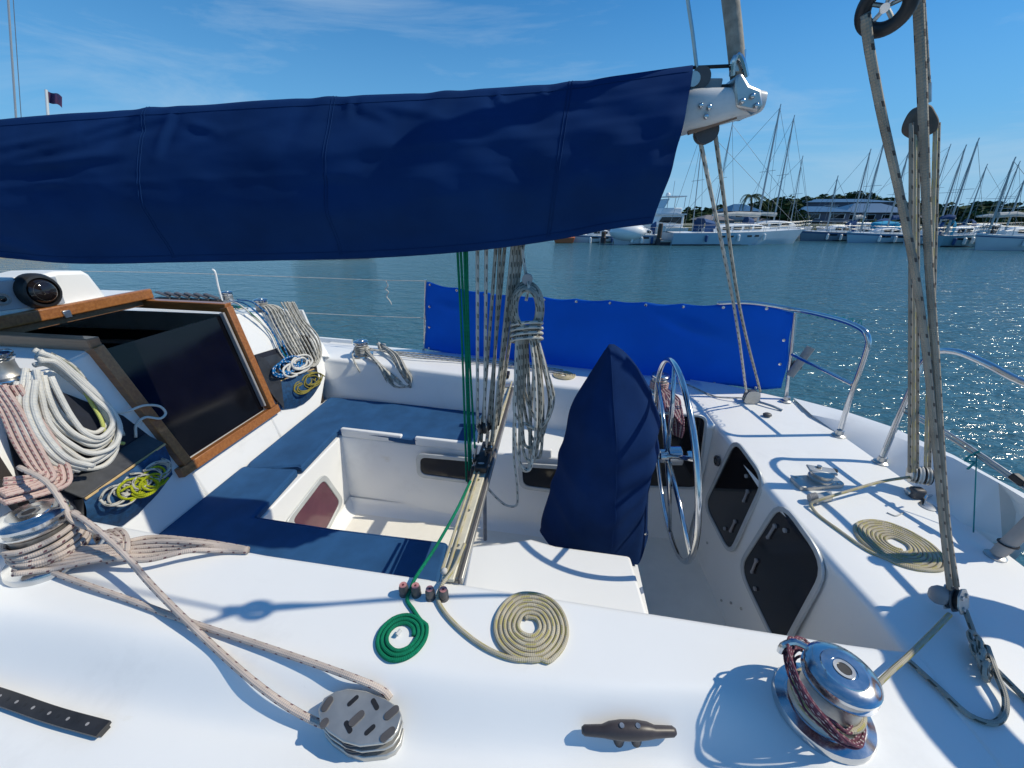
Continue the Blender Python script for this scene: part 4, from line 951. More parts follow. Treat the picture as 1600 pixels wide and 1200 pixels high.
# ---------------------------------------------------------------- fairlead posts
for i, (px, py, lb) in enumerate(((632, 928, 'first pink-topped grey fairlead post, left of the green rope'), (651, 929, 'second pink-topped grey fairlead post, right of the green rope'), (673, 934, 'third pink-topped grey fairlead post, left of the cream rope'), (694, 935, 'fourth pink-topped grey fairlead post, right of the cream rope'))):
    c = P(px, py, z=0.0); f_ = thing('fairlead_post', c, lb, 'fairlead', 'pink-topped fairlead posts on the near coaming')
    MB().lathe([(0.016, 0), (0.016, 0.004), (0.013, 0.008), (0.0155, 0.016), (0.0155, 0.030), (0.0125, 0.040), (0.0125, 0.042)], c, n=18).build('roller', darkgrey, f_)
    MB().lathe([(0.0118, 0.040), (0.0118, 0.0435), (0.004, 0.0435), (0.0038, 0.042)], c, n=18).build('top_ring', pink, f_)
    MB().lathe([(0.0038, 0.042), (0.003, 0.0445), (0.0, 0.0448)], c, n=10).build('screw', mat('dark_red', (0.12, 0.02, 0.03), rough=0.5) if i == 0 else MATS['dark_red'], f_)
# ---------------------------------------------------------------- coiled tails on the coaming
cg = P(627, 993, z=0.006)
lead = [Z(735, 752, 0.06), Z(712, 800, 0.05), Z(680, 856, 0.035), Z(648, 905, 0.022), Z(641, 922, 0.014), Z(636, 936, 0.007), Z(646, 953, 0.006), Z(658, 970, 0.006)]
rope('green_rope', spiral((cg.x, cg.y), 0.073, 0.034, 0.0062, 0.0, a0=0.55, sgn=-1, lead=lead, gap=1.02, jit=0.25), 0.0062, r_green, None, 'green rope led between fairleads and coiled flat on the near coaming')
e = cg + V((-0.006, 0.012, 0.006)); MB().cyl(e, e + V((-0.006, -0.016, 0)), 0.0055, n=10).build('whipped_end', mat('whipping', (0.6, 0.6, 0.58), rough=0.8), bpy.data.objects['green_rope'])
cb = P(828, 977, z=0.006)
lead = [Z(726, 850, 0.045), Z(708, 890, 0.04), Z(690, 915, 0.03), Z(684, 934, 0.010), Z(696, 958, 0.007), Z(730, 992, 0.007), Z(770, 1018, 0.007), Z(810, 1031, 0.007), Z(845, 1030, 0.007)]
rope('cream_rope', spiral((cb.x, cb.y), 0.113, 0.024, 0.0066, 0.0, a0=-1.05, sgn=1, lead=lead, gap=1.03, jit=0.1), 0.0066, r_cream, None, 'cream rope with its tail coiled in a flat disc on the near coaming')
# ---------------------------------------------------------------- mainsheet traveller
tv = thing('mainsheet_traveller', (-0.31, 1.6, -0.02), 'mainsheet traveller beam spanning the cockpit with a cream track', 'traveller')
ta, tb2 = P(704, 903, z=0.0), P(793, 610, z=0.0); ta.z = tb2.z = -0.005
MB().bar(ta + V((0.012, 0, -0.008)), tb2 + V((0.012, 0, -0.008)), 0.060, 0.03).build('beam', alu, tv, bevel=0.003)
MB().bar(ta + V((-0.004, -0.02, 0.016)), tb2 + V((0, 0, 0.016)), 0.044, 0.016).build('track', alugold, tv, bevel=0.004)
MB().bar(ta + V((0.034, -0.02, 0.012)), tb2 + V((0.034, 0, 0.012)), 0.010, 0.02).build('side_rail', darkgrey, tv, bevel=0.003)
for s in (-0.030, -0.010):
    rope('control_line', [ta + V((s, 0.0, 0.032)), ta.lerp(tb2, 0.25) + V((s, 0, 0.036)), ta.lerp(tb2, 0.5) + V((s + 0.006, 0, 0.04))], 0.0058, r_cream, tv)
rope('control_line', [ta.lerp(tb2, 0.62) + V((0.02, 0, 0.06)), tb2 + V((0.02, -0.05, 0.04)), tb2 + V((0.02, 0.1, 0.03))], 0.0058, r_cream, tv)
for k in (0.08, 0.2, 0.33, 0.45, 0.8, 0.93): MB().lathe([(0.0065, 0), (0.0065, 0.002)], ta.lerp(tb2, k) + V((-0.003, 0, 0.0245)), n=10).build('screw', steelsat, tv)
MB().ball(ta + V((-0.02, 0.0, 0.035)), 0.012, 12, 8).build('end_stop', white_r, tv)
MB().cyl(P(758, 843, y=1.62), P(757, 768, y=1.62), 0.011, n=12).build('support_post', greypl, tv)
MB().box(tb2 + V((0.0, 0.03, 0.01)), (0.09, 0.05, 0.05)).build('end_bracket', alu, tv, bevel=0.006)
CY = P(762, 690, x=-0.30).y
car = thing('mainsheet_car', (-0.31, CY, 0.02), 'black mainsheet car and blocks with cam cleats on the traveller', 'block')
def cp(px, py, dy=0): return P(px, py, y=CY + dy)
MB().bar(V((-0.31, CY - 0.16, 0.045)), V((-0.31, CY + 0.07, 0.045)), 0.058, 0.035).build('carriage', blackpl, car, bevel=0.006)
for (px, py, r_, dy, ax) in ((752, 668, 0.034, -0.02, (1, 0.5, 0)), (766, 664, 0.030, 0.02, (1, 0.3, 0)), (762, 700, 0.022, -0.05, (0.9, 0.4, 0.2)), (744, 716, 0.020, -0.07, (1, 0.2, 0))):
    MB().lathe([(r_, -0.016), (r_, -0.010), (r_ * 0.78, 0), (r_, 0.010), (r_, 0.016)], cp(px, py, dy), ax, 22).build('sheave', blackpl, car)
    MB().bar(cp(px, py - 18, dy), cp(px - 4, py + 22, dy), 0.036, 0.010, (1, 0, 0)).build('cheek', steelsat, car, bevel=0.004)
    MB().lathe([(0.007, -0.022), (0.007, 0.022)], cp(px, py, dy), ax, 10).build('pin', steel, car)
for (px, py) in ((741, 742), (756, 738), (748, 752)):
    MB().bar(cp(px, py - 12, -0.12), cp(px - 3, py + 14, -0.12), 0.024, 0.03).build('cam_cleat', blackpl, car, bevel=0.006)
MB().tube(crom([cp(738, 728, -.1), cp(752, 724, -.13), cp(764, 728, -.1)], 0.01), 0.006, 8).build('strap', greypl, car)
# mainsheet falls
ms = thing('mainsheet', cp(762, 690), 'grey flecked mainsheet falls hanging from the boom to the traveller', 'rope')
for i, (xt, xb_, yb_) in enumerate(((746, 746, 668), (760, 757, 672), (776, 752, 690), (782, 768, 664), (790, 760, 692), (802, 770, 690), (808, 774, 670), (814, 766, 700), (819, 778, 664))):
    dy = -0.03 + 0.012 * (i % 5)
    rope('fall', [P(xt, 372, y=YBM + dy), P(xt * .5 + xb_ * .5, (372 + yb_) / 2, y=(YBM + CY) / 2 + dy), cp(xb_, yb_, dy)], 0.0074, r_grey if i > 1 else r_grey2, ms, step=0.03)
gt_ = thing('green_tackle', cp(740, 740), 'dark green control lines dropping from the sail cover beside the mainsheet', 'rope')
for i, (xt, xm, xb_, yb_) in enumerate(((714, 722, 729, 752), (719, 727, 733, 735), (725, 730, 737, 757), (729, 733, 742, 700))):
    rope('line', [P(xt, 375, y=YBM - 0.02), P(xm, 540, y=1.60), P(xb_, yb_, y=CY - 0.08)], 0.0052, r_green, gt_, step=0.03)
MB().bar(cp(733, 750, -.1), cp(737, 768, -.1), 0.022, 0.02).build('block', blackpl, gt_, bevel=0.004)
# loose bight hanging under the car
rope('rope_bight', [cp(744, 742, -.1), cp(757, 757, -.12), cp(776, 778, -.12), cp(792, 790, -.12), cp(806, 790, -.11), cp(808, 762, -.10), cp(803, 715, -.09), cp(803, 660, -.08), cp(810, 590, -.06), cp(816, 530, -.04)], 0.0060, r_grey2, None, 'flecked rope bight sagging from the mainsheet car to the hank')
# hank of spare mainsheet
hk = thing('mainsheet_hank', P(823, 520, y=1.52), 'coiled hank of grey flecked mainsheet hanging beside the mainsheet', 'rope')
YH = 1.52
def hp(px, py, dy=0): return P(px, py, y=YH + dy)
for i in range(7):
    rx = 16 + 1.6 * i; ry = 27 + 2.0 * i; dy = -0.045 + 0.014 * i
    rope('ring_loop', [hp(823 + rx * math.cos(t) * (1 + .06 * math.sin(i)), 480 + ry * math.sin(t) + (4 if math.sin(t) > 0 else 0), dy + 0.012 * math.sin(2 * t + i)) for t in [2 * math.pi * k / 14 for k in range(14)]], 0.0072, r_grey, hk, closed=True)
for i in range(4):
    rope('binding', [hp(823 + 24 * math.cos(t), 507 + 8 * i + 3 * math.sin(t) - 2 * math.cos(t), 0.06 * math.sin(t)) for t in [2 * math.pi * k / 12 for k in range(12)]], 0.0064, r_grey2, hk, closed=True)
rope('hanger', [hp(815, 384, .03), hp(822, 430, 0), hp(826, 446, -.04), hp(822, 470, -.05)], 0.006, r_grey2, hk)
MB().lathe([(0.020, -0.012), (0.020, -0.006), (0.014, 0), (0.020, 0.006), (0.020, 0.012)], hp(824, 436, -.02), (0, 1, 0), 18).build('block', greypl, hk)
legs = [(808, 806, 690, 822, 735, 836, 690, 828), (812, 811, 640, 828, 722, 846, 640, 832), (815, 816, 660, 826, 700, 842, 655, 833), (818, 806, 650, 836, 672, 861, 640, 838), (820, 822, 620, 846, 664, 865, 625, 838), (823, 829, 660, 838, 715, 848, 660, 836), (826, 812, 670, 820, 736, 828, 670, 834), (816, 820, 640, 838, 690, 858, 635, 838)]
for i, (x0, xl, yl, xm, ym, xr, yr, x1) in enumerate(legs):
    dy = -0.05 + 0.016 * i
    rope('hanging_loop', [hp(x0, 522, dy * .4), hp((x0 + xl) / 2 - 1, 575, dy * .8), hp(xl, yl, dy), hp(xm - 5, ym - 4, dy), hp(xm + 4, ym, dy + .01), hp(xr, yr, dy + .02), hp((xr + x1) / 2 + 3, 580, dy * .8), hp(x1, 522, dy * .4)], 0.0073, r_grey if i % 3 else r_grey2, hk)
# ---------------------------------------------------------------- boom end sheet to the starboard quarter
sq = P(1174, 622, z=0.035)
qb = thing('quarter_block', sq - V((0, 0, 0.035)), 'small metal double block with lashings on the far quarter deck', 'block')
for s in (-0.018, 0.0, 0.018):
    MB().prism(roundloop([sq + V((-0.05, s, -0.035)), sq + V((0.05, s, -0.035)), sq + V((0.04, s, 0.055)), sq + V((-0.04, s, 0.055))], 0.03), (0, 0.005, 0)).build('cheek', alu, qb)
MB().lathe([(0.034, -0.014), (0.028, 0), (0.034, 0.014)], sq + V((0, 0.004, 0.01)), (0, 1, 0), 20).build('sheave', darkgrey, qb)
MB().tube(crom([sq + V((0.03, 0, -0.02)), sq + V((0.10, -0.06, -0.02)), sq + V((0.15, -0.10, -0.03))], 0.01), 0.008, 8).build('shackle', steelsat, qb)
MB().ball(P(1199, 648, z=0.015), 0.022, 10, 8, (1.2, 1, .6)).build('pad_eye', darkgrey, qb)
rope('lashing', [sq + V((-0.03, 0, 0)), P(1120, 620, z=0.01), P(1070, 600, z=0.01), P(1030, 600, z=0.03)], 0.005, r_grey2, qb)
for (pa, pb, lb) in (((1092, 210), (1166, 612), 'left fall of the flecked sheet from boom end to quarter block'), ((1117, 206), (1188, 612), 'right fall of the flecked sheet from boom end to quarter block')):
    rope('boom_end_sheet', [by(*pa), (by(*pa) + sq + V((0, 0, 0.03))) / 2 + V((0, 0, -0.005)), P(*pb, y=sq.y - 0.03)], 0.0070, r_grey2 if pa[0] < 1100 else r_grey, None, lb, step=0.03)
kp = (by(1092, 210) + sq) / 2 + V((0, -0.02, -0.05))
# ---------------------------------------------------------------- near pulley and its two ropes
PT = 0.65
pl_ = P(1385, 10, t=PT)
pu = thing('hanging_pulley', pl_, 'round black pulley hanging at the top right edge of the view', 'block')
vd = ray(1385, 10).normalized()
pn = (vd * 0.85 + SUN * 0.35).normalized()
x_, y_, _ = frame(pn)
MB().tube(circ(pl_, 0.031, pn, 40), 0.0115, 12, closed=True).build('wheel_rim', blackpl, pu, sharp=180)
MB().lathe([(0.007, -0.010), (0.007, 0.010)], pl_, pn, 16).build('axle', steel, pu)
for k in range(5):
    a = 2 * math.pi * k / 5 + .4; MB().cyl(pl_, pl_ + (x_ * math.cos(a) + y_ * math.sin(a)) * 0.030, 0.0035, n=8).build('spoke', steelsat, pu)
for s in (-0.013, 0.013):
    MB().bar(pl_ + pn * s + V((0, 0, .034)), pl_ + pn * s + V((0.0, 0.0, 0.105)), 0.026, 0.003, pn).build('cheek', steelsat, pu, bevel=0.001)
MB().cyl(pl_ + V((0, 0, 0.085)), pl_ + V((0.05, 0.25, 1.3)), 0.0055, n=8).build('strop', r_tan, pu)
DB_ = P(1492, 936, z=0.06)
def ptx(px, py, k):                                   # point on the sheet between pulley (k=0) and deck block (k=1)
    t0, t1 = PT, (0.06 - CAM_Z) / ray(1492, 936).z
    return P(px, py, t=t0 + (t1 - t0) * k)
rope('runner_rope', [ptx(1352, 22, 0), ptx(1356, 60, .03), ptx(1376, 170, .13), ptx(1405, 300, .27), ptx(1432, 440, .42), ptx(1448, 560, .55), ptx(1462, 700, .71), ptx(1474, 830, .87), ptx(1484, 920, .98)], 0.0072, r_tan, None, 'thick tan flecked rope slanting from the pulley to the deck block')
rope('runner_rope', [ptx(1430, -160, -.15), ptx(1434, -20, 0), ptx(1440, 120, .10), ptx(1446, 280, .25), ptx(1452, 420, .4), ptx(1462, 560, .55), ptx(1470, 690, .70), ptx(1480, 820, .86), ptx(1494, 915, .98)], 0.0080, r_tan, None, 'thick tan flecked rope hanging straight down past the pulley')
db_ = thing('deck_block', DB_ - V((0, 0, 0.06)), 'grey double block lying on the aft deck where the tan ropes end', 'block')
dax = V((0.5, -0.75, 0.4)).normalized(); ux, uy, _ = frame(dax)
for s in (-0.017, 0.0, 0.017):
    MB().lathe([(0.040, 0), (0.040, 0.0045)], DB_ + dax * (s - .002), dax, 8).build('cheek', alu if s else darkgrey, db_, bevel=0.001)
MB().lathe([(0.034, -0.014), (0.028, 0), (0.034, 0.014)], DB_, dax, 20).build('sheave', blackpl, db_)
for a in (0.6, 2.2, 4.0): MB().lathe([(0.007, -0.022), (0.007, 0.024)], DB_ + (ux * math.cos(a) + uy * math.sin(a)) * 0.022, dax, 10).build('bolt', steelsat, db_)
MB().ball(DB_ + V((-0.035, 0.01, 0.0)), 0.026, 12, 8, (1, 1, 1.2)).build('ball', greypl, db_)
rope('strop', [DB_ + V((0.02, -0.02, -0.02)), P(1516, 975, z=0.03), P(1522, 992, z=0.02)], 0.007, r_grey, db_)
kn_ = thing('knotted_rope', P(1530, 1030, z=0), 'grey rope tied in a bulky knot with a long loop on the shaded deck', 'rope')
for i in range(6):
    c = P(1526 + 3 * i, 1004 + 9 * i, z=0.03)
    rope('knot_turn', circ(c, 0.026 - 0.001 * i, (0.5 + .2 * math.sin(i * 2), -0.5, 0.5 + .3 * math.cos(i * 3)), 12), 0.0068, r_grey, kn_, closed=True)
rope('bight', [P(1542, 1010, z=0.03), P(1556, 1050, z=0.03), P(1571, 1092, z=0.02), P(1567, 1120, z=0.01), P(1548, 1130, z=0.01), P(1515, 1118, z=0.01), P(1470, 1078, z=0.01), P(1426, 1038, z=0.012), P(1412, 1026, z=0.016)], 0.0070, r_grey, kn_)
rope('bight', [P(1540, 1030, z=0.03), P(1570, 1060, z=0.02), P(1600, 1090, z=0.01), P(1640, 1130, z=0.01)], 0.0070, r_grey, kn_)
# ---------------------------------------------------------------- stern tackle
TL = P(1436, 742, z=0.085); TU = P(1447, 186, t=1.28)
tk = thing('stern_tackle', V((TL.x, TL.y, 0)), 'multi-part tan tackle hanging from a wooden block to the stern deck', 'tackle')
for i, (xt, xb_) in enumerate(((1424, 1419), (1429, 1425), (1434, 1431), (1462, 1444), (1466, 1450))):
    dy = -0.02 + 0.01 * i; T = P(xt, 192, y=TU.y + dy); b_ = P(xb_ + 2, 738, y=TL.y + dy)
    rope('fall', [T, T.lerp(b_, .5), b_], 0.0062, r_cream if i % 2 else r_tan, tk, step=0.04)
tkw = mat('worn_wood_block', (0.10, 0.075, 0.055), rough=0.7, var=0.25, vscale=30)
shp = roundloop([P(1438, 166, y=TU.y - .02), P(1456, 160, y=TU.y - .02), P(1471, 188, y=TU.y - .02), P(1466, 206, y=TU.y - .02), P(1440, 216, y=TU.y - .02), P(1423, 206, y=TU.y - .02), P(1425, 190, y=TU.y - .02)], 0.02)
MB().prism(shp, (0, 0.045, 0)).build('upper_block', tkw, tk, bevel=0.006)
MB().tube(crom([P(1452, 130, y=TU.y), P(1452, 160, y=TU.y)], 0.02), 0.006, 8).build('pin', steelsat, tk)
rope('hanger', [P(1452, 150, y=TU.y), P(1440, -30, y=TU.y + .02), P(1420, -300, y=TU.y + .05)], 0.006, r_tan, tk, step=0.05)
for j, s in enumerate((-0.024, 0.0, 0.024)):
    MB().lathe([(0.040, -0.008), (0.040, -0.004), (0.034, 0), (0.040, 0.004), (0.040, 0.008)], TL + V((0.9, -0.4, 0.1)).normalized() * s, (0.9, -0.4, 0.1), 22).build('sheave', white_r if j == 1 else alu, tk)
    MB().lathe([(0.036, -0.0015), (0.036, 0.0015)], TL + V((0.9, -0.4, 0.1)).normalized() * (s + 0.012), (0.9, -0.4, 0.1), 22).build('spacer', blackpl, tk)
MB().box(P(1432, 770, z=0.025), (0.05, 0.04, 0.05)).build('deck_eye', darkgrey, tk, bevel=0.01)
MB().ball(P(1422, 768, z=0.02), 0.02, 10, 8).build('shackle', steelsat, tk)
ra = [P(1424, 745, z=0.07), P(1380, 752, z=0.06), P(1330, 766, z=0.05), P(1300, 775, z=0.045), P(1278, 782, z=0.035), P(1267, 787, z=0.02), P(1276, 802, z=0.008), P(1310, 828, z=0.007), P(1360, 862, z=0.007), P(1400, 878, z=0.007), P(1440, 890, z=0.007)]
ca_ = P(1401, 850, z=0.007)
rope('cream_rope', spiral((ca_.x, ca_.y), 0.128, 0.028, 0.0062, 0.0, a0=-1.0, sgn=1, lead=ra, gap=1.02, jit=0.08), 0.0062, r_cream, None, 'cream rope from the stern tackle coiled in a flat disc on the aft deck')
fb = thing('cam_fairlead', P(1268, 790, z=0), 'small alloy cam cleat holding the cream rope on the aft deck', 'cleat')
for i in range(5): MB().lathe([(0.018, 0), (0.018, 0.005)], P(1264 + 2.4 * i, 778 - 0.5 * i, z=0.026 + .001 * i), (1, -.1, .1), 14).build('cam', greypl, fb)
MB().prism([P(1272, 778, z=0.002), P(1296, 773, z=0.002), P(1300, 783, z=0.002), P(1274, 790, z=0.002)], (0, 0, 0.028)).build('body', alu, fb, bevel=0.006)
# swivel foot block
sv = thing('swivel_block', P(1280, 748, z=0), 'grey swivelling foot block on a square base on the aft deck', 'block')
MB().prism([V((p.x, p.y, 0.002)) for p in roundloop([P(1233, 744, z=0.02), P(1300, 741, z=0.02), P(1322, 758, z=0.02), P(1252, 763, z=0.02)], 0.02)], (0, 0, 0.022)).build('base', alu, sv, bevel=0.004)
MB().lathe([(0.048, 0), (0.048, 0.01), (0.040, 0.016), (0.046, 0.03), (0.046, 0.036), (0.020, 0.040), (0.010, 0.040)], P(1281, 748, z=0.024), n=26).build('sheave', alu, sv)
MB().bar(P(1262, 731, z=0.06), P(1306, 738, z=0.06), 0.05, 0.010).build('cheek', alu, sv, bevel=0.004)
MB().lathe([(0.010, 0), (0.010, 0.008)], P(1280, 730, z=0.066), n=12).build('bolt', steelsat, sv)
MB().lathe([(0.012, 0), (0.010, 0.012)], P(1304, 737, z=0.05), n=12).build('knob', blackpl, sv)
for i, (px, py) in enumerate(((1244, 745), (1310, 755))): MB().lathe([(0.006, 0), (0.005, 0.003)], P(px, py, z=0.025), n=10).build('screw', steelsat, sv)
pe = thing('pad_eye', P(1455, 790, z=0), 'small steel pad eye on the white aft deck near the tackle', 'pad eye')
MB().lathe([(0.03, 0), (0.03, 0.005), (0.01, 0.008)], P(1450, 792, z=0.001), n=18).build('plate', steelsat, pe)
MB().tube(crom([P(1442, 790, z=0.005), P(1450, 775, z=0.01), P(1466, 776, z=0.01), P(1470, 790, z=0.005)], 0.01), 0.006, 8).build('ring', steel, pe)
rope('cord_scrap', [P(1386, 801, z=0.004), P(1398, 806, z=0.004), P(1408, 803, z=0.004), P(1412, 801, z=0.004)], 0.003, r_white, None, 'tiny scrap of white cord lying on the aft deck', 'cord')
# ---------------------------------------------------------------- unseen ring added past the right edge to throw the round shade on the deck
LR = V((1.86, 0.76, 0.57))
lr = thing('shade_ring', LR - V((0, 0, 0.36)), 'unseen ring added past the right edge to shade the deck', 'shade caster')
lrm = mat('shade_ring_orange', (0.60, 0.12, 0.02), rough=0.6, var=0.1)
MB().tube(circ(LR, 0.27, (1, 0, 0), 48), 0.075, 16, closed=True).build('ring', lrm, lr, sharp=180)
for k in range(4):
    a = math.pi / 4 + k * math.pi / 2; c = LR + V((0, math.cos(a) * 0.27, math.sin(a) * 0.27))
    MB().tube(circ(c, 0.078, (0, -math.sin(a), math.cos(a)), 20), 0.006, 8, closed=True).build('band', white_r, lr)
# ================================================================== cabin-top winches, rope bags, clutches, far winches
# near bulkhead: winch with white line
W3 = P(12, 594, z=0.545)
winch(W3, 0.12, 'small chrome winch on the near cabin roof corner with white ropes hung on it', tailer=False)
wl = thing('white_rope_coil', W3, 'thick coil of white rope hanging down the near bulkhead', 'rope')
for i in range(9):
    s = 1 - i * 0.058; o = 0.035 + 0.012 * (i % 4)
    cx, bxm = 98 + 3 * i, 0
    pts = [B(24 + 4 * i, 578 + 2 * i, o + .02), B(20 + 6 * i, 622, o + .015), B(38 + 7 * i, 672 - 2 * i, o), B(72 + 6 * i, 714 - 5 * i, o), B(118 + 3 * i, 733 - 7 * i, o), B(158 - 0 * i, 722 - 8 * i, o), B(176 - 3 * i, 694 - 7 * i, o), B(160 - 4 * i, 650 - 4 * i, o), B(112 - 4 * i, 600 - 2 * i, o + .01), B(58 - 1 * i, 562 + 1 * i, o + .03), B(34, 548 + 3 * i, o + .03)]
    pts = [q_ + V((mnoise.noise(q_ * 9 + V((i * 3, 0, 0))) * .006, mnoise.noise(q_ * 8 + V((0, i * 5, 0))) * .020, mnoise.noise(q_ * 8 + V((0, 0, i * 4))) * .018)) for q_ in pts]
    rope('loop', pts, 0.0105, r_white, wl)
for i in range(4):
    o = 0.06 + 0.014 * i
    rope('loop', [B(10 + 5 * i, 600, o), B(-2 + 8 * i, 640, o), B(18 + 9 * i, 690, o), B(52 + 9 * i, 728 - 2 * i, o), B(96 + 7 * i, 741 - 3 * i, o)], 0.0105, r_white, wl)
rope('lime_rope', [B(70, 566, .06), B(104, 586, .05), B(126, 622, .04), B(146, 655, .04), B(164, 690, .03), B(186, 694, .03)], 0.0075, ropemat('pale_lime_line', (0.62, 0.66, 0.20), dirt=0.15), None, 'pale lime rope hanging beside the white coil on the near bulkhead')
rope('fleck_cord', [B(62, 556, .06), B(100, 574, .05), B(128, 606, .045), B(150, 640, .04), B(160, 648, .035), B(176, 662, .03), B(186, 682, .03)], 0.0065, r_grey2, None, 'flecked white cord hanging on the right side of the near white coil')
rope('white_bight', [B(160, 646, .03), B(182, 646, .045), B(210, 636, .06), B(236, 638, .06), B(244, 648, .06), B(236, 656, .06), B(214, 654, .05), B(203, 664, .04), B(207, 684, .02)], 0.0060, r_white, None, 'white cord bight sticking out over the near companionway jamb')
pk = thing('pink_rope_coil', B(20, 720), 'rosy flecked rope coil hanging at the left edge above the winch', 'rope')
for i in range(8):
    o = 0.05 + 0.012 * (i % 4)
    rope('loop', [B(-40 + 6 * i, 606, o), B(-16 + 7 * i, 640 + 2 * i, o), B(6 + 8 * i, 690 + i, o), B(24 + 8 * i, 726 + 2 * i, o + .01), B(34 + 6 * i, 744 + 2 * i, o + .02), B(10 + 5 * i, 758 + 2 * i, o + .03), B(-30, 770 + 3 * i, o + .03)], 0.0085, r_pink2, pk)
for i in range(4):
    rope('wrap', [B(-20, 752 + 7 * i, .08), B(20, 748 + 7 * i, .09), B(60, 738 + 8 * i, .085), B(76, 742 + 8 * i, .07)], 0.0085, r_pink2, pk)
# rope bags
bagm = mat('bag_navy_mesh', (0.008, 0.055, 0.14), rough=0.75, var=0.4, vscale=40, bump=0.5, bscale=260, bdist=0.002)
bagblue = mat('bag_blue_cloth', (0.008, 0.11, 0.26), rough=0.7, var=0.3, vscale=12, bump=0.4, bscale=40, bdist=0.004)
bagblk = mat('bag_black_vinyl', (0.035, 0.038, 0.045), rough=0.38, var=0.25, vscale=20, bump=0.2, bscale=60, bdist=0.002)
bagdk = mat('bag_dark_navy', (0.010, 0.014, 0.028), rough=0.8, var=0.3, vscale=20)
lathm = mat('bag_wood_lath', (0.55, 0.38, 0.18), rough=0.6, var=0.15, vscale=40)
def bag(label, back, rimL, rimR, flapL, flapR, bot, dpt, m_body):
    t = thing('rope_bag', B(*bot[len(bot) // 2]), label, 'rope bag', 'rope bags on the cabin bulkhead')
    MB().prism([B(*p, 0.004) for p in back], bn * 0.006).build('back_panel', bagdk, t)
    n = 12; rows = []
    top = [B(*rimL, dpt * .75).lerp(B(*rimR, dpt * .75), i / n) + bn * (dpt * .35 * math.sin(math.pi * i / n)) for i in range(n + 1)]
    btm = resample(crom([B(*p, 0.012) for p in bot], 0.01), n + 1)
    for k in range(9):
        f = k / 8
        rows.append([top[i].lerp(btm[i], f) + bn * (dpt * 0.55 * math.sin(math.pi * f) * (0.35 + 0.65 * math.sin(math.pi * i / n))) + V((0, 0, 0.004 * mnoise.noise(V((i * .9, k * .9, 4))))) for i in range(n + 1)])
    body = MB().grid(rows).build('pocket', m_body, t, sharp=180)
    # side gussets close the pocket to the bulkhead
    for (c, bb) in ((rimL, bot[0]), (rimR, bot[-1])):
        MB().prism([B(*c, dpt * .75), B(*c, 0.005), B(*bb, 0.005), B(*bb, 0.012)], V((0, 0.003, 0))).build('gusset', bagblk, t)
    MB().prism([B(*flapL, 0.012), B(*flapR, 0.012), B(*rimR, dpt * .78), B(*rimL, dpt * .78)], V((0.002, 0, 0.008))).build('flap', bagblk, t, bevel=0.002)
    MB().bar(B(*rimL, dpt * .86), B(*rimR, dpt * .86), 0.010, 0.007, bn).build('lath', lathm, t, bevel=0.002)
    return t
bag1 = bag('black and blue rope bag with lime ropes below the near jamb', [(0, 640), (60, 600), (190, 650), (232, 682), (262, 735), (180, 822), (100, 800), (30, 770)], (112, 782), (240, 696), (88, 766), (224, 680), [(128, 826), (182, 824), (236, 780), (266, 742)], 0.085, bagm)
bag2 = bag('black and navy rope bag with yellow rope on the far bulkhead', [(392, 556), (452, 538), (492, 566), (498, 600), (440, 640), (412, 606)], (427, 597), (482, 578), (404, 562), (462, 545), [(432, 640), (462, 636), (484, 622), (499, 600)], 0.06, bagm)
MB().prism([B(392, 556, 0.03), B(404, 562, 0.05), B(427, 598, 0.06), B(438, 640, 0.03), B(412, 606, 0.02)], bn * 0.005).build('side_panel', bagblk, bag2)
def tangle(name, label, cx, cy, rx, ry, n, rr, m, o0, o1, seed):
    random.seed(seed); t = thing(name, B(cx, cy), label, 'rope')
    for i in range(n):
        x0, y0 = cx + random.uniform(-rx, rx), cy + random.uniform(-ry, ry) - (cx - cx); r0 = random.uniform(9, 16) * (1.35 if cx < 300 else 1); o = random.uniform(o0, o1); ph = random.random() * 6; sk = -0.62
        y0 += sk * (x0 - cx)
        k_ = random.choice((6, 9))
        rope('loop', [B(x0 + r0 * math.cos(ph + q_) * 1.15, y0 + r0 * 0.75 * math.sin(ph + q_) + sk * r0 * math.cos(ph + q_) * .4, o + 0.006 * math.sin(q_ * 1.5)) for q_ in [2 * math.pi * j / 8 for j in range(k_)]], rr, m, t, n=6)
    return t
tangle('lime_rope_tangle', 'tangled lime rope stuffed in the near rope bag', 188, 764, 34, 6, 9, 0.0055, r_lime, 0.105, 0.12, 3)
tangle('white_rope_tangle', 'tangled white flecked rope stuffed in the near rope bag', 186, 757, 50, 6, 14, 0.0050, r_grey2, 0.10, 0.118, 5)
tangle('yellow_rope_tangle', 'tangled olive yellow rope stuffed in the far rope bag', 470, 598, 14, 6, 12, 0.0050, r_olive, 0.06, 0.085, 8)
tangle('blue_rope_tangle', 'blue and white rope loops lying on top of the far rope bag', 440, 572, 16, 3, 7, 0.0075, r_blue, 0.06, 0.08, 11)
tangle('white_rope_loops', 'white rope loops lying on the flap of the far rope bag', 448, 576, 12, 3, 5, 0.0085, r_white, 0.07, 0.085, 13)
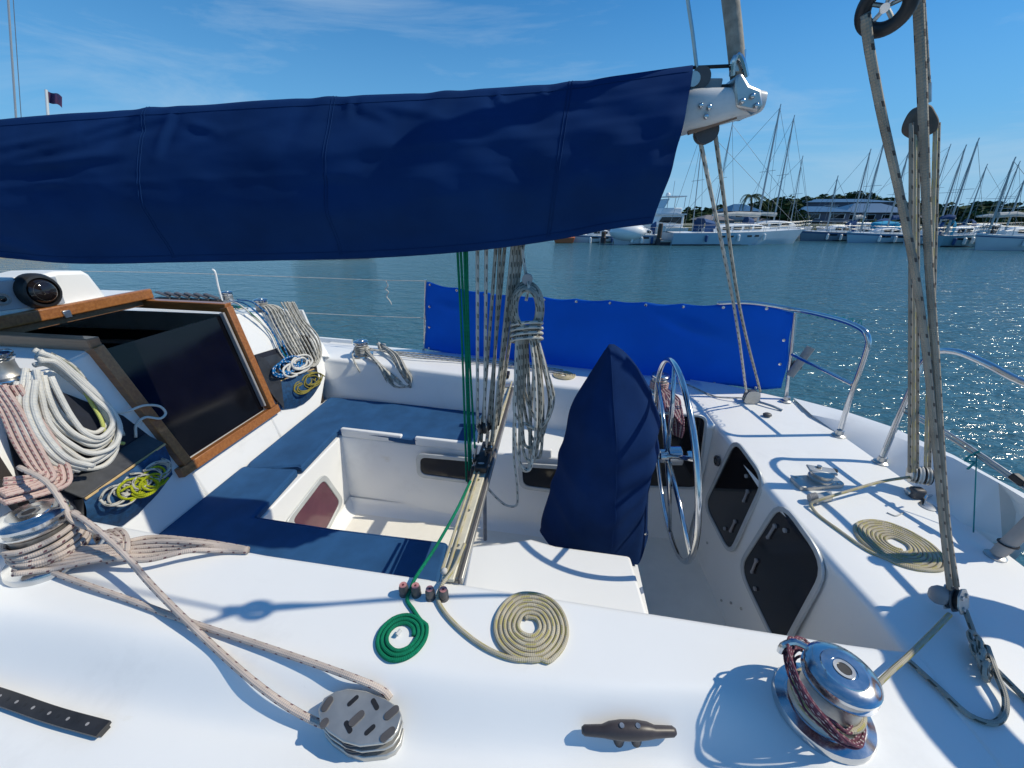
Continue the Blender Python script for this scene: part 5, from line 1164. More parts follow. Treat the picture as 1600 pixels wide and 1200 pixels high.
# far cabin-top winches with hanging ropes
W4 = P(412, 490, z=0.475); W5 = P(359, 474, z=0.50)
winch(W4, 0.11, 'small chrome winch on the far cabin roof with flecked rope hung over it', tailer=False)
winch(W5, 0.095, 'small satin winch on the far cabin roof beside the clutches', tailer=False)
whn = thing('winch_crank', W5 + V((0, 0, 0.09)), 'thin white rod standing up beside the far cabin roof winch', 'winch handle')
MB().tube(crom([P(347, 470, y=W5.y - .06), P(341, 447, y=W5.y - .06), P(335, 423, y=W5.y - .06), P(332, 421, y=W5.y - .06)], 0.01), 0.0065, 8).build('rod', gel, whn)
MB().bar(P(347, 471, y=W5.y - .06), P(352, 469, y=W5.y - .02), 0.02, 0.012).build('head', steelsat, whn)
fr_ = thing('flecked_rope_coil', W4, 'white flecked rope coil hanging down the far bulkhead over the bag', 'rope')
for i in range(8):
    o = 0.03 + 0.012 * (i % 3)
    rope('loop', [W4 + V((0.02, -0.04 + .01 * i, 0.06)), B(408 + 3 * i, 482, o), B(424 + 3.4 * i, 512, o), B(444 + 3.2 * i, 546, o), B(466 + 2.5 * i, 572 + (i % 3), o), B(484 + 1.6 * i, 568 - 2 * i, o), B(474 + 2 * i, 548 - 3 * i, o + .01), B(450 + 2 * i, 506 - i, o + .01), B(430 + 2.6 * i, 474, o + .02)], 0.0070, r_grey2, fr_)
for (pts, m_, lb, rr) in (([(384, 480), (402, 496), (420, 520), (432, 546), (440, 560)], r_blue, 'blue rope running down the far bulkhead into the bag', 0.006), ([(372, 480), (390, 496), (418, 522), (432, 552), (446, 570)], r_white, 'thin white rope running down the far bulkhead into the bag', 0.005), ([(380, 486), (400, 503), (424, 530), (440, 556), (452, 562)], r_green, 'dark green cord running down the far bulkhead', 0.0035), ([(396, 478), (420, 500), (434, 530), (442, 552), (448, 566)], r_blue, 'second blue rope running down the far bulkhead into the bag', 0.006)):
    rope('bag_rope', [P(pts[0][0] - 25, pts[0][1] - 10, z=0.53)] + [B(*p, .03) for p in pts], rr, m_, None, lb)
cls = thing('rope_clutches', P(300, 470, z=0.55), 'row of black lever rope clutches on the far cabin roof', 'rope clutch')
for i in range(6):
    c = P(258 + 15 * i, 469 + 0.6 * i, z=0.55 - .004 * i)
    k = MB().box(c, (0.12, 0.040, 0.045)).build('clutch', blackpl, cls, bevel=0.006)
    MB().bar(c + V((0.05, 0, 0.03)), c + V((-0.05, 0, 0.062)), 0.03, 0.010).build('lever', mat('clutch_lever', (0.10, 0.10, 0.11), rough=0.4) if i == 0 else MATS['clutch_lever'], k, bevel=0.003)
MB().box(P(238, 470, z=0.54), (0.12, 0.14, 0.012)).build('base', darkgrey, cls)
for i, (m_, lb) in enumerate(((r_blue, 'blue line running aft along the far cabin roof'), (r_green, 'green line running aft along the far cabin roof'), (r_white, 'white line running aft along the far cabin roof'))):
    rope('roof_line', [P(215 + 6 * i, 474 + i, z=0.57), P(280, 479 + i, z=0.555), P(330, 481 + 1.5 * i, z=0.55), P(372 + 8 * i, 480 + i, z=0.535)], 0.006, m_, None, lb)
# winch on the starboard coaming with hank
W6 = P(567, 556, z=0.0)
winch(W6, 0.145, 'chrome winch on the far coaming with a flecked hank tied to it', tailer=False)
h6 = thing('coaming_hank', W6, 'hank of white flecked rope hanging from the far coaming winch', 'rope')
for i in range(4):
    rope('turn', circ(W6 + V((0, 0, 0.035 + 0.014 * i)), 0.058, (0.1 * math.sin(i * 2), 0.1, 1), 18), 0.0068, r_grey2, h6, closed=True)
def F6(px, py, dy=0.0):
    p = P(px, py, z=0.0); yi = interp(FIN, p.x)
    if p.y > yi + 0.02: return V((p.x, p.y, 0.012 + dy))
    for _ in range(4):
        q_ = P(px, py, y=interp(FIN, p.x) - 0.012 - dy); p = q_
    return p
for i in range(7):
    k = i % 4; o = 0.008 * (i % 3)
    rope('strand', [F6(590 + 2 * i, 544, .03), F6(600 + i, 552, .03 + o), F6(612 + 2 * i, 562, .02 + o), F6(622 + 2.2 * i, 576, o), F6(632 + 2 * i, 592, o), F6(643 - 0.5 * i, 606 - i, o), F6(630 - 3 * i, 598 + i * 1.1, o), F6(606 - 2.5 * i, 580 - i * 1.5, o + .005), F6(578 - 1.0 * i, 558, .03 + o), F6(566 - i, 548, .05)], 0.0066, r_grey2 if k else r_grey, h6)
rope('strand', [F6(556, 550, .03), F6(552, 562, .02), F6(558, 574, .01), F6(563, 582, 0)], 0.0066, r_grey2, h6)
for i in range(4):
    rope('gathering', circ(F6(597, 549) + V((0, -.01, 0.035)), 0.030 + .004 * i, (0.9, -0.3 + .2 * i, 0.3), 12), 0.0066, r_grey2, h6, closed=True)
for i in range(3):
    rope('coaming_sheet', [W6 + V((0.05, 0.02 + .02 * i, 0.05)), P(640, 551 + 3 * i, z=0.03), P(720, 559 + 3 * i, z=0.015), P(790, 566 + 3 * i, z=0.015), P(880, 578 + 3 * i, z=0.015)], 0.0062, r_grey2, None, ('upper', 'middle', 'lowest')[i] + ' of three pale ropes stretched along the far coaming', group='ropes along the far coaming')
# coil and small winch further aft on the starboard coaming
cc_ = P(893, 582, z=0.006)
rope('cream_rope', spiral((cc_.x - .06, cc_.y - .06), 0.085, 0.02, 0.006, 0.0, a0=0.3, sgn=-1), 0.006, r_cream, None, 'cream rope coiled flat on the far coaming behind the navy cover')
W7 = P(1028, 612, z=0.0)
winch(W7, 0.14, 'chrome winch with red flecked rope seen through the wheel', tailer=False)
r_red = ropemat('red_fleck_line', (0.55, 0.45, 0.42), (0.35, 0.04, 0.06), period=0.02, frac=0.45, cols=6, every=2)
h7 = thing('red_fleck_hank', W7, 'hank of white and red flecked rope hanging from the winch behind the wheel', 'rope')
for i in range(4): rope('turn', circ(W7 + V((0, 0, 0.03 + 0.014 * i)), 0.056, (0.05, 0.1, 1), 18), 0.0066, r_red, h7, closed=True)
for i in range(7):
    yy = 2.10 - .008 * i
    rope('strand', [W7 + V((-.02 + .01 * i, -0.07, 0.05)), P(1036 + 4 * i, 622, y=2.35), P(1040 + 4 * i, 640, y=2.14), P(1044 + 4 * i, 660, y=yy), P(1052 + 2 * i, 678 + i, y=yy), P(1062 + i, 676 - i, y=yy), P(1066 - 2 * i, 650, y=yy), P(1058 - 4 * i, 625, y=2.30), W7 + V((.02, -0.07, 0.04))], 0.0058, r_red if i % 2 else r_purple, h7)
# folding jammer on the starboard coaming
jm = thing('jam_cleat', P(795, 588, z=0), 'small black jam cleat at the far end of the traveller', 'cleat')
MB().prism([P(784, 583, z=0.002), P(797, 585, z=0.002), P(795, 592, z=0.002), P(782, 590, z=0.002)], (0, 0, 0.03)).build('body', blackpl, jm, bevel=0.005)
MB().tube(crom([P(795, 560, z=0.01), P(805, 566, z=0.03), P(800, 572, z=0.02)], 0.01), 0.005, 8).build('horn', steelsat, jm)
# ================================================================== water, far shore, marina
def water_mat():
    m = bpy.data.materials.new('harbour_water'); m.use_nodes = True; nt = m.node_tree; n = nt.nodes; L = nt.links; b = n['Principled BSDF']
    b.inputs['Base Color'].default_value = (0.012, 0.066, 0.074, 1); b.inputs['Roughness'].default_value = 0.12; b.inputs['IOR'].default_value = 1.33
    tc = n.new('ShaderNodeTexCoord')
    def nz(sc, rot, det, dist=0.0):
        mp = n.new('ShaderNodeMapping'); mp.inputs['Scale'].default_value = sc; mp.inputs['Rotation'].default_value = (0, 0, rot); L.new(tc.outputs['Object'], mp.inputs['Vector'])
        q = n.new('ShaderNodeTexNoise'); q.inputs['Scale'].default_value = 1; q.inputs['Detail'].default_value = det; q.inputs['Roughness'].default_value = 0.55; q.inputs['Distortion'].default_value = dist; L.new(mp.outputs[0], q.inputs['Vector']); return q.outputs['Fac']
    a = nz((1.0, 2.4, 1), 0.5, 3, 0.3); c = nz((4.2, 8.0, 1), 0.35, 3, 0.4); d = nz((0.10, 0.22, 1), 0.2, 2)
    m1 = n.new('ShaderNodeMath'); m1.operation = 'MULTIPLY_ADD'; L.new(c, m1.inputs[0]); m1.inputs[1].default_value = 0.42; L.new(a, m1.inputs[2])
    bp = n.new('ShaderNodeBump'); bp.inputs['Strength'].default_value = 0.75; bp.inputs['Distance'].default_value = 0.22; L.new(m1.outputs[0], bp.inputs['Height']); L.new(bp.outputs[0], b.inputs['Normal'])
    rp = n.new('ShaderNodeValToRGB'); rp.color_ramp.elements[0].color = (0.036, 0.112, 0.148, 1); rp.color_ramp.elements[1].color = (0.052, 0.145, 0.185, 1); L.new(d, rp.inputs['Fac']); L.new(rp.outputs[0], b.inputs['Base Color'])
    return m
MB().add([(-1500, -600, WATER_Z), (1500, -600, WATER_Z), (1500, 2500, WATER_Z), (-1500, 2500, WATER_Z)], [(0, 1, 2, 3)]).build('water', water_mat(), None, kind='structure', base=(0, 0, WATER_Z))
bwhite = mat('boat_white', (0.78, 0.79, 0.79), rough=0.35, var=0.04, vscale=0.6)
bblue = mat('boat_pale_blue', (0.36, 0.50, 0.60), rough=0.3, var=0.06, vscale=0.5)
bgrey = mat('boat_pale_grey', (0.50, 0.56, 0.60), rough=0.35, var=0.06, vscale=0.5)
bteal = mat('boat_teal', (0.20, 0.36, 0.42), rough=0.35, var=0.06, vscale=0.5)
bdark = mat('boat_slate', (0.16, 0.21, 0.27), rough=0.35, var=0.06, vscale=0.5)
boot = mat('boot_stripe', (0.012, 0.016, 0.03), rough=0.5)
bwin = mat('boat_window', (0.015, 0.018, 0.022), rough=0.1)
mastm = mat('mast_alloy', (0.42, 0.44, 0.46), rough=0.4, metal=0.4)
wirem = mat('rig_wire', (0.25, 0.27, 0.29), rough=0.4, metal=0.6)
coverb = mat('turquoise_cover', (0.01, 0.30, 0.50), rough=0.8, var=0.1, vscale=2)
covern = mat('blue_cover', (0.015, 0.07, 0.20), rough=0.8, var=0.15, vscale=2)
sailw = mat('furled_sail', (0.55, 0.53, 0.49), rough=0.8, var=0.12, vscale=3)
pilem = mat('timber_pile', (0.075, 0.055, 0.045), rough=0.85, var=0.3, vscale=3, stretch=(4, 4, 0.6))
def W(px, py): return P(px, py, z=WATER_Z)
def boat(xl, xr, py, label, hull_m=bwhite, fb=1.1, bow='left', beam=None, masts=(), cabin=(0.25, 0.68, 0.55), extras=(), name='moored_sailboat', cat='sailboat', dpx=None):
    A, Bp = W(xl, py), W(xr, dpx if dpx else py); fb *= 0.72
    if bow == 'left': A, Bp = Bp, A                     # A = stern, B = bow
    L_ = (Bp - A).length; ax = (Bp - A).normalized(); ay = V((-ax.y, ax.x, 0)); beam = beam or L_ * 0.28
    # keep the near topside on the measured line: shift the hull half a beam away from the viewer
    mid_ = (A + Bp) / 2; away = V((mid_.x, mid_.y, 0)).normalized(); off = ay * (beam * 0.42 * (1 if ay.dot(away) > 0 else -1))
    O = A + off
    def q(s, y, z): return O + ax * (s * L_) + ay * y + V((0, 0, z))
    t = thing(name, O, label, cat, 'boats moored across the harbour')
    rows = []; st = []
    for i in range(17):
        s = i / 16; hb = beam / 2 * (0.72 + 0.28 * math.sin(math.pi * min(1, s * 1.25))) * (1 - max(0, (s - 0.5) / 0.5) ** 2.2) + 0.02
        sh = fb * (0.92 + 0.02 * (1 - s) + 0.22 * s ** 2); rk = 0.06 * s ** 3
        st.append((s + rk, hb, sh))
        rows.append([q(s + rk, hb, sh), q(s + rk * .5, hb * .97, sh * .5), q(s, hb * .90, 0.0), q(s * .98 + .01, hb * .55, -0.35), q(s * .98 + .01, -hb * .55, -0.35), q(s, -hb * .90, 0.0), q(s + rk * .5, -hb * .97, sh * .5), q(s + rk, -hb, sh)])
    h = MB().grid(rows); h.f.append(tuple(range(8))); h.f.append(tuple(range(len(h.v) - 8, len(h.v)))[::-1])
    ho = h.build('hull', hull_m, t, sharp=40)
    rows = [[q(s - 0.0 + (rk_ := 0), hb * .905 + .012, 0.10), q(s, hb * .90 + .012, -0.05)] for s, hb, sh in [(i / 16 * 0.985, st[i][1], 0) for i in range(17)]]
    rows2 = [[q(s, -hb * .905 - .012, 0.10), q(s, -hb * .90 - .012, -0.05)] for s, hb, sh in [(i / 16 * 0.985, st[i][1], 0) for i in range(17)]]
    MB().grid(rows).grid(rows2).build('boot_stripe', boot, ho)
    d = MB().grid([[q(s, hb, sh + .004), q(s, 0, sh + 0.07), q(s, -hb, sh + .004)] for s, hb, sh in st]).build('deck', bwhite, t, sharp=40)
    sd = lambda s: interp([(a, c) for a, b_, c in st], s); wd = lambda s: interp([(a, b_) for a, b_, c in st], s)
    if cabin:
        s0, s1, ch = cabin; rows = []
        for i in range(9):
            s = s0 + (s1 - s0) * i / 8; hw = min(wd(s) * 0.62, beam * .33); e = math.sin(math.pi * (0.06 + 0.88 * i / 8)) ** 0.45; hh = ch * e
            z0 = sd(s)
            rows.append([q(s, hw, z0), q(s, hw * .93, z0 + hh * .85), q(s, hw * .7, z0 + hh), q(s, -hw * .7, z0 + hh), q(s, -hw * .93, z0 + hh * .85), q(s, -hw, z0)])
        cb_ = MB().grid(rows); cb_.f.append(tuple(range(6))); cb_.f.append(tuple(range(len(cb_.v) - 6, len(cb_.v)))[::-1])
        co = cb_.build('cabin', bwhite, t, sharp=40)
        nw = max(2, int((s1 - s0) * L_ / 1.3))
        for i in range(nw):
            sa = s0 + (s1 - s0) * (0.14 + 0.74 * i / nw); sb_ = sa + (s1 - s0) * 0.55 / nw
            for sg in (1, -1):
                y_ = lambda s: sg * (min(wd(s) * 0.62, beam * .33) * .975 + 0.02)
                MB().prism([q(sa, y_(sa), sd(sa) + ch * .30), q(sb_, y_(sb_), sd(sb_) + ch * .30), q(sb_, y_(sb_) * .975, sd(sb_) + ch * .68), q(sa, y_(sa) * .975, sd(sa) + ch * .68)], ay * 0.015 * sg).build('window', bwin, co)
        # sprayhood, coaming and wheel arch
        hd = MB(); rows = []
        for i in range(5):
            s = s0 + 0.015 - 0.05 * i / 4 * 1.6; hh = 0.55 + 0.25 * i / 4 + ch * .5; hw = beam * .26; z0 = sd(s)
            rows.append([q(s, hw, z0), q(s, hw, z0 + hh * .75), q(s, hw * .6, z0 + hh), q(s, -hw * .6, z0 + hh), q(s, -hw, z0 + hh * .75), q(s, -hw, z0)])
        hd.grid(rows).build('sprayhood', extras[0] if extras else covern, t, sharp=50)
    for s_ in (0.22, 0.45, 0.66):
        for sg in (1, -1):
            a_ = q(s_, sg * (wd(s_) + .10), sd(s_) - .10)
            MB().lathe([(0.02, 0), (0.11, 0.08), (0.11, 0.5), (0.02, 0.58)], a_ - V((0, 0, .62)), n=10).build('fender', covern if s_ < .3 else bwhite, t)
    for s_ in (0.34, 0.40, 0.54, 0.60):
        for sg in (1, -1): MB().box(q(s_, sg * (wd(s_) * .99), sd(s_) * .70), (0.42, 0.03, 0.14), Matrix(((ax.x, ay.x, 0), (ax.y, ay.y, 0), (0, 0, 1)))).build('portlight', bwin, ho)
    MB().grid([[q(s, sg * hb * 1.004, sh - .10), q(s, sg * hb * 1.002, sh - .17)] for s, hb, sh in st for sg in (1,)]).build('cove_stripe', covern, ho)
    MB().box(q(.03, 0, sd(.03) + .75), (0.05, beam * .6, .05)).build('stern_arch', mastm, t)
    # stanchions with wires
    rl = MB(); pr = None
    for i in range(9):
        s = 0.04 + 0.98 * i / 8
        for sg in (1, -1):
            a = q(s, sg * wd(s) * .95, sd(s)); rl.tube([a, a + V((0, 0, 0.6))], 0.018, 4)
    for sg in (1, -1):
        for zz in (0.32, 0.6): rl.tube([q(0.04 + 0.98 * i / 8, sg * wd(0.04 + 0.98 * i / 8) * .95, sd(0.04 + 0.98 * i / 8) + zz) for i in range(9)], 0.010, 4)
    rl.build('guard_rail', mastm, t)
    for mi, (xb_, xt, yt, bm_, thick) in enumerate(masts):
        # mast foot on the boat's centreline plane, top from its height in the view
        d_ = ray(xb_, 360); n_ = ay; tt = n_.dot(O - V((0, 0, CAM_Z))) / n_.dot(d_); foot = V((d_.x * tt, d_.y * tt, 0)); s = (foot - O).dot(ax) / L_
        foot = q(s, 0, sd(min(1, max(0, s))) * 0.9)
        dd = ray((xb_ + xt) / 2, yt); hd_ = math.hypot(foot.x, foot.y) / math.hypot(dd.x, dd.y); ztop = CAM_Z + dd.z * hd_
        top = V((foot.x, foot.y, ztop)); dt_ = ray(xt, yt); tt = n_.dot(foot - V((0, 0, CAM_Z))) / n_.dot(dt_); lean = V((dt_.x * tt, dt_.y * tt, ztop)) - top
        top = top + ax * max(-0.6, min(0.6, lean.dot(ax)))
        mo = MB().tube([foot, top], [0.078 * thick, 0.058 * thick], 8).build('mast', mastm, t)
        sp_ = foot.lerp(top, 0.52); MB().bar(sp_ - ay * 0.9, sp_ + ay * 0.9, 0.05, 0.03).build('spreader', mastm, mo)
        MB().box(top + V((0, 0, 0.12)), (0.05, 0.05, 0.3)).build('masthead', mastm, mo)
        for (k, s_, y_) in ((1, 1.03, 0), (1, 0.0, 0), (0.96, s, wd(min(1, max(0, s))) * .9), (0.96, s, -wd(min(1, max(0, s))) * .9)):
            MB().tube([foot.lerp(top, k), q(s_, y_, sd(min(1, max(0, s_))))], 0.014, 4).build('stay', wirem, mo)
        if bm_:
            b0 = foot + V((0, 0, 1.3)); b1 = b0 - ax * min(L_ * .36, max(1.0, s * L_ - 0.3)) + V((0, 0, 0.08))
            MB().tube([b0 + V((0, 0, .1)), b0.lerp(b1, .5) + V((0, 0, .14)), b1], [0.20, 0.17, 0.10], 8).build('boom', bm_, t)
    return t, q, sd, ax, ay, L_, beam
boat(896, 972, 379, 'low pale grey sailboat half hidden under the edge of the sail cover', bgrey, 0.85, 'left', masts=())
t, q, sd, ax, ay, L_, bmx = boat(962, 1032, 382.5, 'white sailboat with a white cloth over its foredeck left of the timber pile', bgrey, 1.15, 'left', masts=(), cabin=(0.2, 0.5, 0.5))
MB().ball(q(0.72, 0, sd(.7) + 0.15), 1.0, 14, 8, (1.6, 1.0, 0.75)).build('cover', bwhite, t)
# flybridge cruiser behind
def cruiser(xl, xr, py, label, top):
    A, Bp = W(xr, py), W(xl, py); A = A * 1.0; L_ = (Bp - A).length; ax = (Bp - A).normalized(); ay = V((-ax.y, ax.x, 0)); O = A + ay * (-1.7 if ay.y < 0 else 1.7)
    if ay.y < 0: ay = -ay
    t = thing('motor_cruiser', O, label, 'motorboat', 'boats moored across the harbour')
    def q(s, y, z): return O + ax * (s * L_) + ay * y + V((0, 0, z))
    rows = []
    for i in range(11):
        s = i / 10; hb = 1.7 * (1 - max(0, (s - .55) / .45) ** 2) + .03; sh = 1.2 + .5 * s * s
        rows.append([q(s, hb, sh), q(s, hb * .85, 0), q(s, 0, -.3), q(s, -hb * .85, 0), q(s, -hb, sh)])
    h = MB().grid(rows, wrap=True); h.f.append(tuple(range(5))); h.build('hull', bwhite, t, sharp=40)
    MB().prism([q(.08, -1.3, 1.2), q(.72, -1.3, 1.4), q(.60, -1.2, 2.35), q(.08, -1.2, 2.35)], ay * 2.5).build('saloon', bwhite, t, bevel=0.06)
    for sg in (-1.315, 1.26): MB().prism([q(.14, sg, 1.55), q(.62, sg, 1.7), q(.56, sg * .985, 2.15), q(.14, sg * .985, 2.15)], ay * .03).build('window', bwin, t)
    MB().prism([q(.05, -1.35, 2.35), q(.66, -1.35, 2.35), q(.66, 1.3, 2.35), q(.05, 1.3, 2.35)], (0, 0, .10)).build('flybridge_deck', bwhite, t)
    MB().prism([q(.15, -1.2, 2.45), q(.60, -1.2, 2.45), q(.55, -1.15, 2.95), q(.15, -1.15, 2.95)], ay * 2.3).build('flybridge', bwhite, t, bevel=.05)
    MB().prism([q(.53, -1.15, 2.95), q(.55, -1.15, 2.95), q(.46, -1.1, 3.75), q(.44, -1.1, 3.75)], ay * 2.2).build('windscreen', (MATS['clear_screen'] if 'clear_screen' in MATS else mat('clear_screen', (.45, .52, .58), rough=.15)), t)
    MB().prism([q(.10, -1.3, top), q(.50, -1.3, top), q(.50, 1.3, top), q(.10, 1.3, top)], (0, 0, .08)).build('bimini', bwhite, t)
    for s in (.12, .48):
        for y in (-1.2, 1.2): MB().tube([q(s, y, 2.9), q(s, y, top)], .03, 6).build('post', mastm, t)
    MB().tube([q(.3, 0, top), q(.3, 0, top + 1.4)], .02, 6).build('aerial', mastm, t)
    MB().ball(q(.4, 0, top + .2), .22, 10, 8).build('radar', bwhite, t)
cruiser(902, 960, 377.5, 'white open motorboat moored at the left end of the row of boats', 2.75)
cruiser(1000, 1072, 377, 'white flybridge motor cruiser moored behind the covered sailboat', 3.9)
boat(1052, 1258, 384, 'long pale blue sailing yacht with tall mast across the water', bblue, 1.45, 'right', masts=((1181, 1218, 172, sailw, 1.1), (1082, 1076, 200, None, .55)), cabin=(0.30, 0.74, 0.62), dpx=382)
boat(1150, 1266, 376, 'white sailboat lying behind the long pale blue yacht', bwhite, 1.5, 'right', masts=((1206, 1237, 188, sailw, 1.0), (1112, 1144, 196, None, .7), (1233, 1239, 250, None, .6)), cabin=(0.2, 0.8, 0.75))
boat(1258, 1350, 377, 'slate grey ketch with a white deck right of the pale blue yacht', bdark, 1.15, 'left', masts=((1329, 1347, 240, sailw, .9), (1292, 1308, 280, None, .8)), cabin=(0.25, 0.6, 0.6))
boat(1334, 1440, 380, 'pale blue sailboat with a turquoise boom tent', bblue, 1.1, 'left', masts=((1345, 1371, 218, None, .9), (1386, 1416, 243, covern, .9)), cabin=(0.3, 0.66, 0.5), extras=(coverb,))
tt_ = thing('boom_tent', W(1390, 378), 'bright turquoise tent cover over the cockpit of a pale blue sailboat', 'cover')
a0, a1 = P(1376, 364, y=W(1390, 378).y + 1.0), P(1410, 364, y=W(1390, 378).y + 1.0)
MB().prism([a0, a1, P(1406, 347, y=a0.y), P(1379, 350, y=a0.y)], (0, 1.6, 0.1)).build('cloth', coverb, tt_, bevel=.1)
boat(1418, 1480, 383, 'white sailboat partly hidden behind the stern tackle ropes', bgrey, 1.1, 'left', masts=((1466, 1494, 235, sailw, .85),), cabin=(0.3, 0.7, 0.5))
boat(1470, 1534, 386, 'teal blue sailboat under a bright blue deck cover', bteal, 1.25, 'right', masts=((1481, 1520, 225, covern, .95),), cabin=(0.2, 0.75, 0.7), extras=(coverb,))
boat(1542, 1690, 392, 'pale grey sailboat cut off by the right edge', bgrey, 1.35, 'left', masts=((1547, 1581, 254, sailw, .9), (1572, 1600, 283, None, .8)), cabin=(0.35, 0.8, 0.6))
boat(1500, 1600, 372, 'white sailboat lying in the second row at the far right', bwhite, 1.2, 'right', masts=((1506, 1540, 262, None, .8), (1552, 1577, 258, sailw, .8)), cabin=(0.2, 0.7, 0.6))
boat(1290, 1420, 369, 'white sailboat lying in the second row below the blue roofs', bwhite, 1.2, 'left', masts=((1440, 1468, 232, None, .7),), cabin=(0.3, 0.7, 0.6))
for i, (px, py, hpx, lb) in enumerate(((1028, 383, 349, 'dark timber mooring pile beside the white covered sailboat'), (1539, 389, 352, 'dark timber mooring pile beside the boat at the right edge'), (942, 380, 362, 'thin timber mooring pile under the edge of the sail cover'))):
    b_ = W(px, py); tz = P(px + 3, hpx, y=b_.y).z
    pl2 = thing('mooring_pile', b_, lb, 'pile', 'timber mooring piles')
    MB().lathe([(0.2, -1.0), (0.19, tz - WATER_Z - .05), (0.15, tz - WATER_Z)], b_, n=12).build('shaft', pilem, pl2)
    MB().lathe([(0.25, 0.0), (0.25, 0.5), (0.21, 0.55)], b_, n=12).build('collar', boot, pl2)
def dock(xl, xr, py, label):
    a, b_ = W(xl, py), W(xr, py); t = thing('pontoon', (a + b_) / 2, label, 'pontoon')
    MB().bar(a + V((0, .9, .32)), b_ + V((0, .9, .32)), 1.6, 0.14).build('decking', mat('dock_grey', (.32, .31, .29), rough=.8, var=.15) if 'dock_grey' not in MATS else MATS['dock_grey'], t)
    MB().bar(a + V((0, .9, .1)), b_ + V((0, .9, .1)), 1.3, 0.32).build('float', boot, t)
dock(1030, 1058, 383.5, 'short grey finger pontoon left of the pale blue yacht')
dock(1505, 1546, 386, 'short grey finger pontoon beside the right mooring pile')
dock(1250, 1500, 369.5, 'long grey marina pontoon behind the moored boats')
# orange buoy boat, yellow work barge
ob = thing('orange_workboat', W(886, 379), 'small orange boat just showing under the sail cover', 'boat')
a, b_ = W(868, 380), W(895, 380)
MB().prism([a, b_, b_ + V((0.2, 0, .5)), a + V((-.3, 0, .5))], (0, 1.2, 0)).build('hull', mat('boat_orange', (.42, .10, .03), rough=.5), ob, bevel=.06)
MB().ball(W(890, 380) + V((0, .3, .65)), .25, 10, 8).build('buoy', bwhite, ob)
yb_ = thing('yellow_barge', W(515, 404), 'low floating work barge with yellow drums seen under the sail cover', 'barge')
a, b_ = W(456, 407.5), W(572, 406.5)
MB().bar(a + V((0, .8, .22)), b_ + V((0, .8, .22)), 1.6, .2).build('deck', mat('barge_black', (.02, .02, .02), rough=.7), yb_)
MB().bar(a.lerp(b_, .55) + V((0, .8, .38)), b_ + V((0, .8, .38)), 1.2, .10).build('white_edge', bwhite, yb_)
ym = mat('drum_yellow', (.60, .36, .03), rough=.5, var=.2, vscale=5)
for k in (.06, .25, .42, .6): MB().cyl(a.lerp(b_, k) + V((-.5, .4, .42)), a.lerp(b_, k) + V((.5, .4, .42)), .24, n=14).build('drum', ym, yb_)
for k in (.36, .47): MB().cyl(a.lerp(b_, k) + V((0, .3, .3)), a.lerp(b_, k) + V((0, .3, .85)), .10, n=10).build('bollard', boot, yb_)
# ---------------------------------------------------------------- shore, hills, trees, buildings
land = mat('shore_earth', (0.07, 0.075, 0.04), rough=0.95, col2=(0.04, 0.06, 0.025), vscale=0.08)
sand = mat('beach_sand', (0.50, 0.38, 0.22), rough=0.95, var=0.1, vscale=0.4)
SH = 66.0
rows = []
for i in range(60):
    x = -40 + i * 5.0; row = []
    for j, (dy, base) in enumerate(((0, -0.2), (0.6, 0.7), (8, 0.9), (25, 1.3), (45, 2.6), (70, 3.4), (110, 3.0), (200, 1.0), (320, -1))):
        hgt = base * (0.55 + 0.6 * abs(mnoise.noise(V((x * 0.016 + 3, dy * 0.01, 1)))) + 0.35 * math.exp(-((x - 75) / 35) ** 2)) if j > 2 else base
        row.append((x * (1 + dy * 0.004), SH + dy - 0.06 * x + (3 if x < 0 else 0) * 1.0, WATER_Z + hgt))
    rows.append(row)
MB().grid(rows, flip=True).build('hill', land, None, kind='structure', sharp=180)
rows = []
for i in range(16):
    f = i / 15; c = W(104 - 120 * f, 403.5 + 1.5 * f); d_ = V((c.x, c.y, 0)).normalized(); h_ = 0.25 + 0.75 * sstep(0, .5, f)
    rows.append([c - V((0, 0, .3)), c + d_ * 1.5 + V((0, 0, .25 * h_)), c + d_ * 6 + V((0, 0, .7 * h_)), c + d_ * 16 + V((0, 0, .8 * h_)), c + d_ * 22 - V((0, 0, .4))])
MB().grid(rows).build('beach', sand, None, kind='structure', sharp=180)
leafA = mat('leaf_dark', (0.022, 0.045, 0.018), rough=0.8, col2=(0.05, 0.085, 0.03), vscale=0.7, spec=0.2)
leafB = mat('leaf_olive', (0.045, 0.065, 0.022), rough=0.8, col2=(0.085, 0.11, 0.04), vscale=0.8, spec=0.2)
barkm = mat('bark', (0.10, 0.075, 0.055), rough=0.9, var=0.2, vscale=3)
def crown_mesh(seed, rx, rz_, nclump, nleaf, ls):
    rnd = random.Random(seed); m = MB()
    cl_ = []
    for i in range(nclump):
        a = rnd.random() * 6.283; r_ = rx * math.sqrt(rnd.random()) * .8; z = rnd.uniform(-.55, .75) * rz_
        r_ *= math.sqrt(max(0.1, 1 - (z / rz_) ** 2)); cl_.append((V((math.cos(a) * r_, math.sin(a) * r_, z)), rnd.uniform(.22, .42) * rx))
    for c, cr in cl_:
        for k in range(nleaf):
            d = V((rnd.gauss(0, 1), rnd.gauss(0, 1), rnd.gauss(0, .8))); d = d.normalized() * cr * rnd.random() ** .4
            p = c + d; n_ = V((rnd.gauss(0, 1), rnd.gauss(0, 1), rnd.gauss(0.5, 1))).normalized(); x, y, _ = frame(n_); s = ls * rnd.uniform(.6, 1.3)
            m.add([p - x * s, p - y * s * .5, p + x * s, p + y * s * .5], [(0, 1, 2, 3)])
    return m
tree_types = []
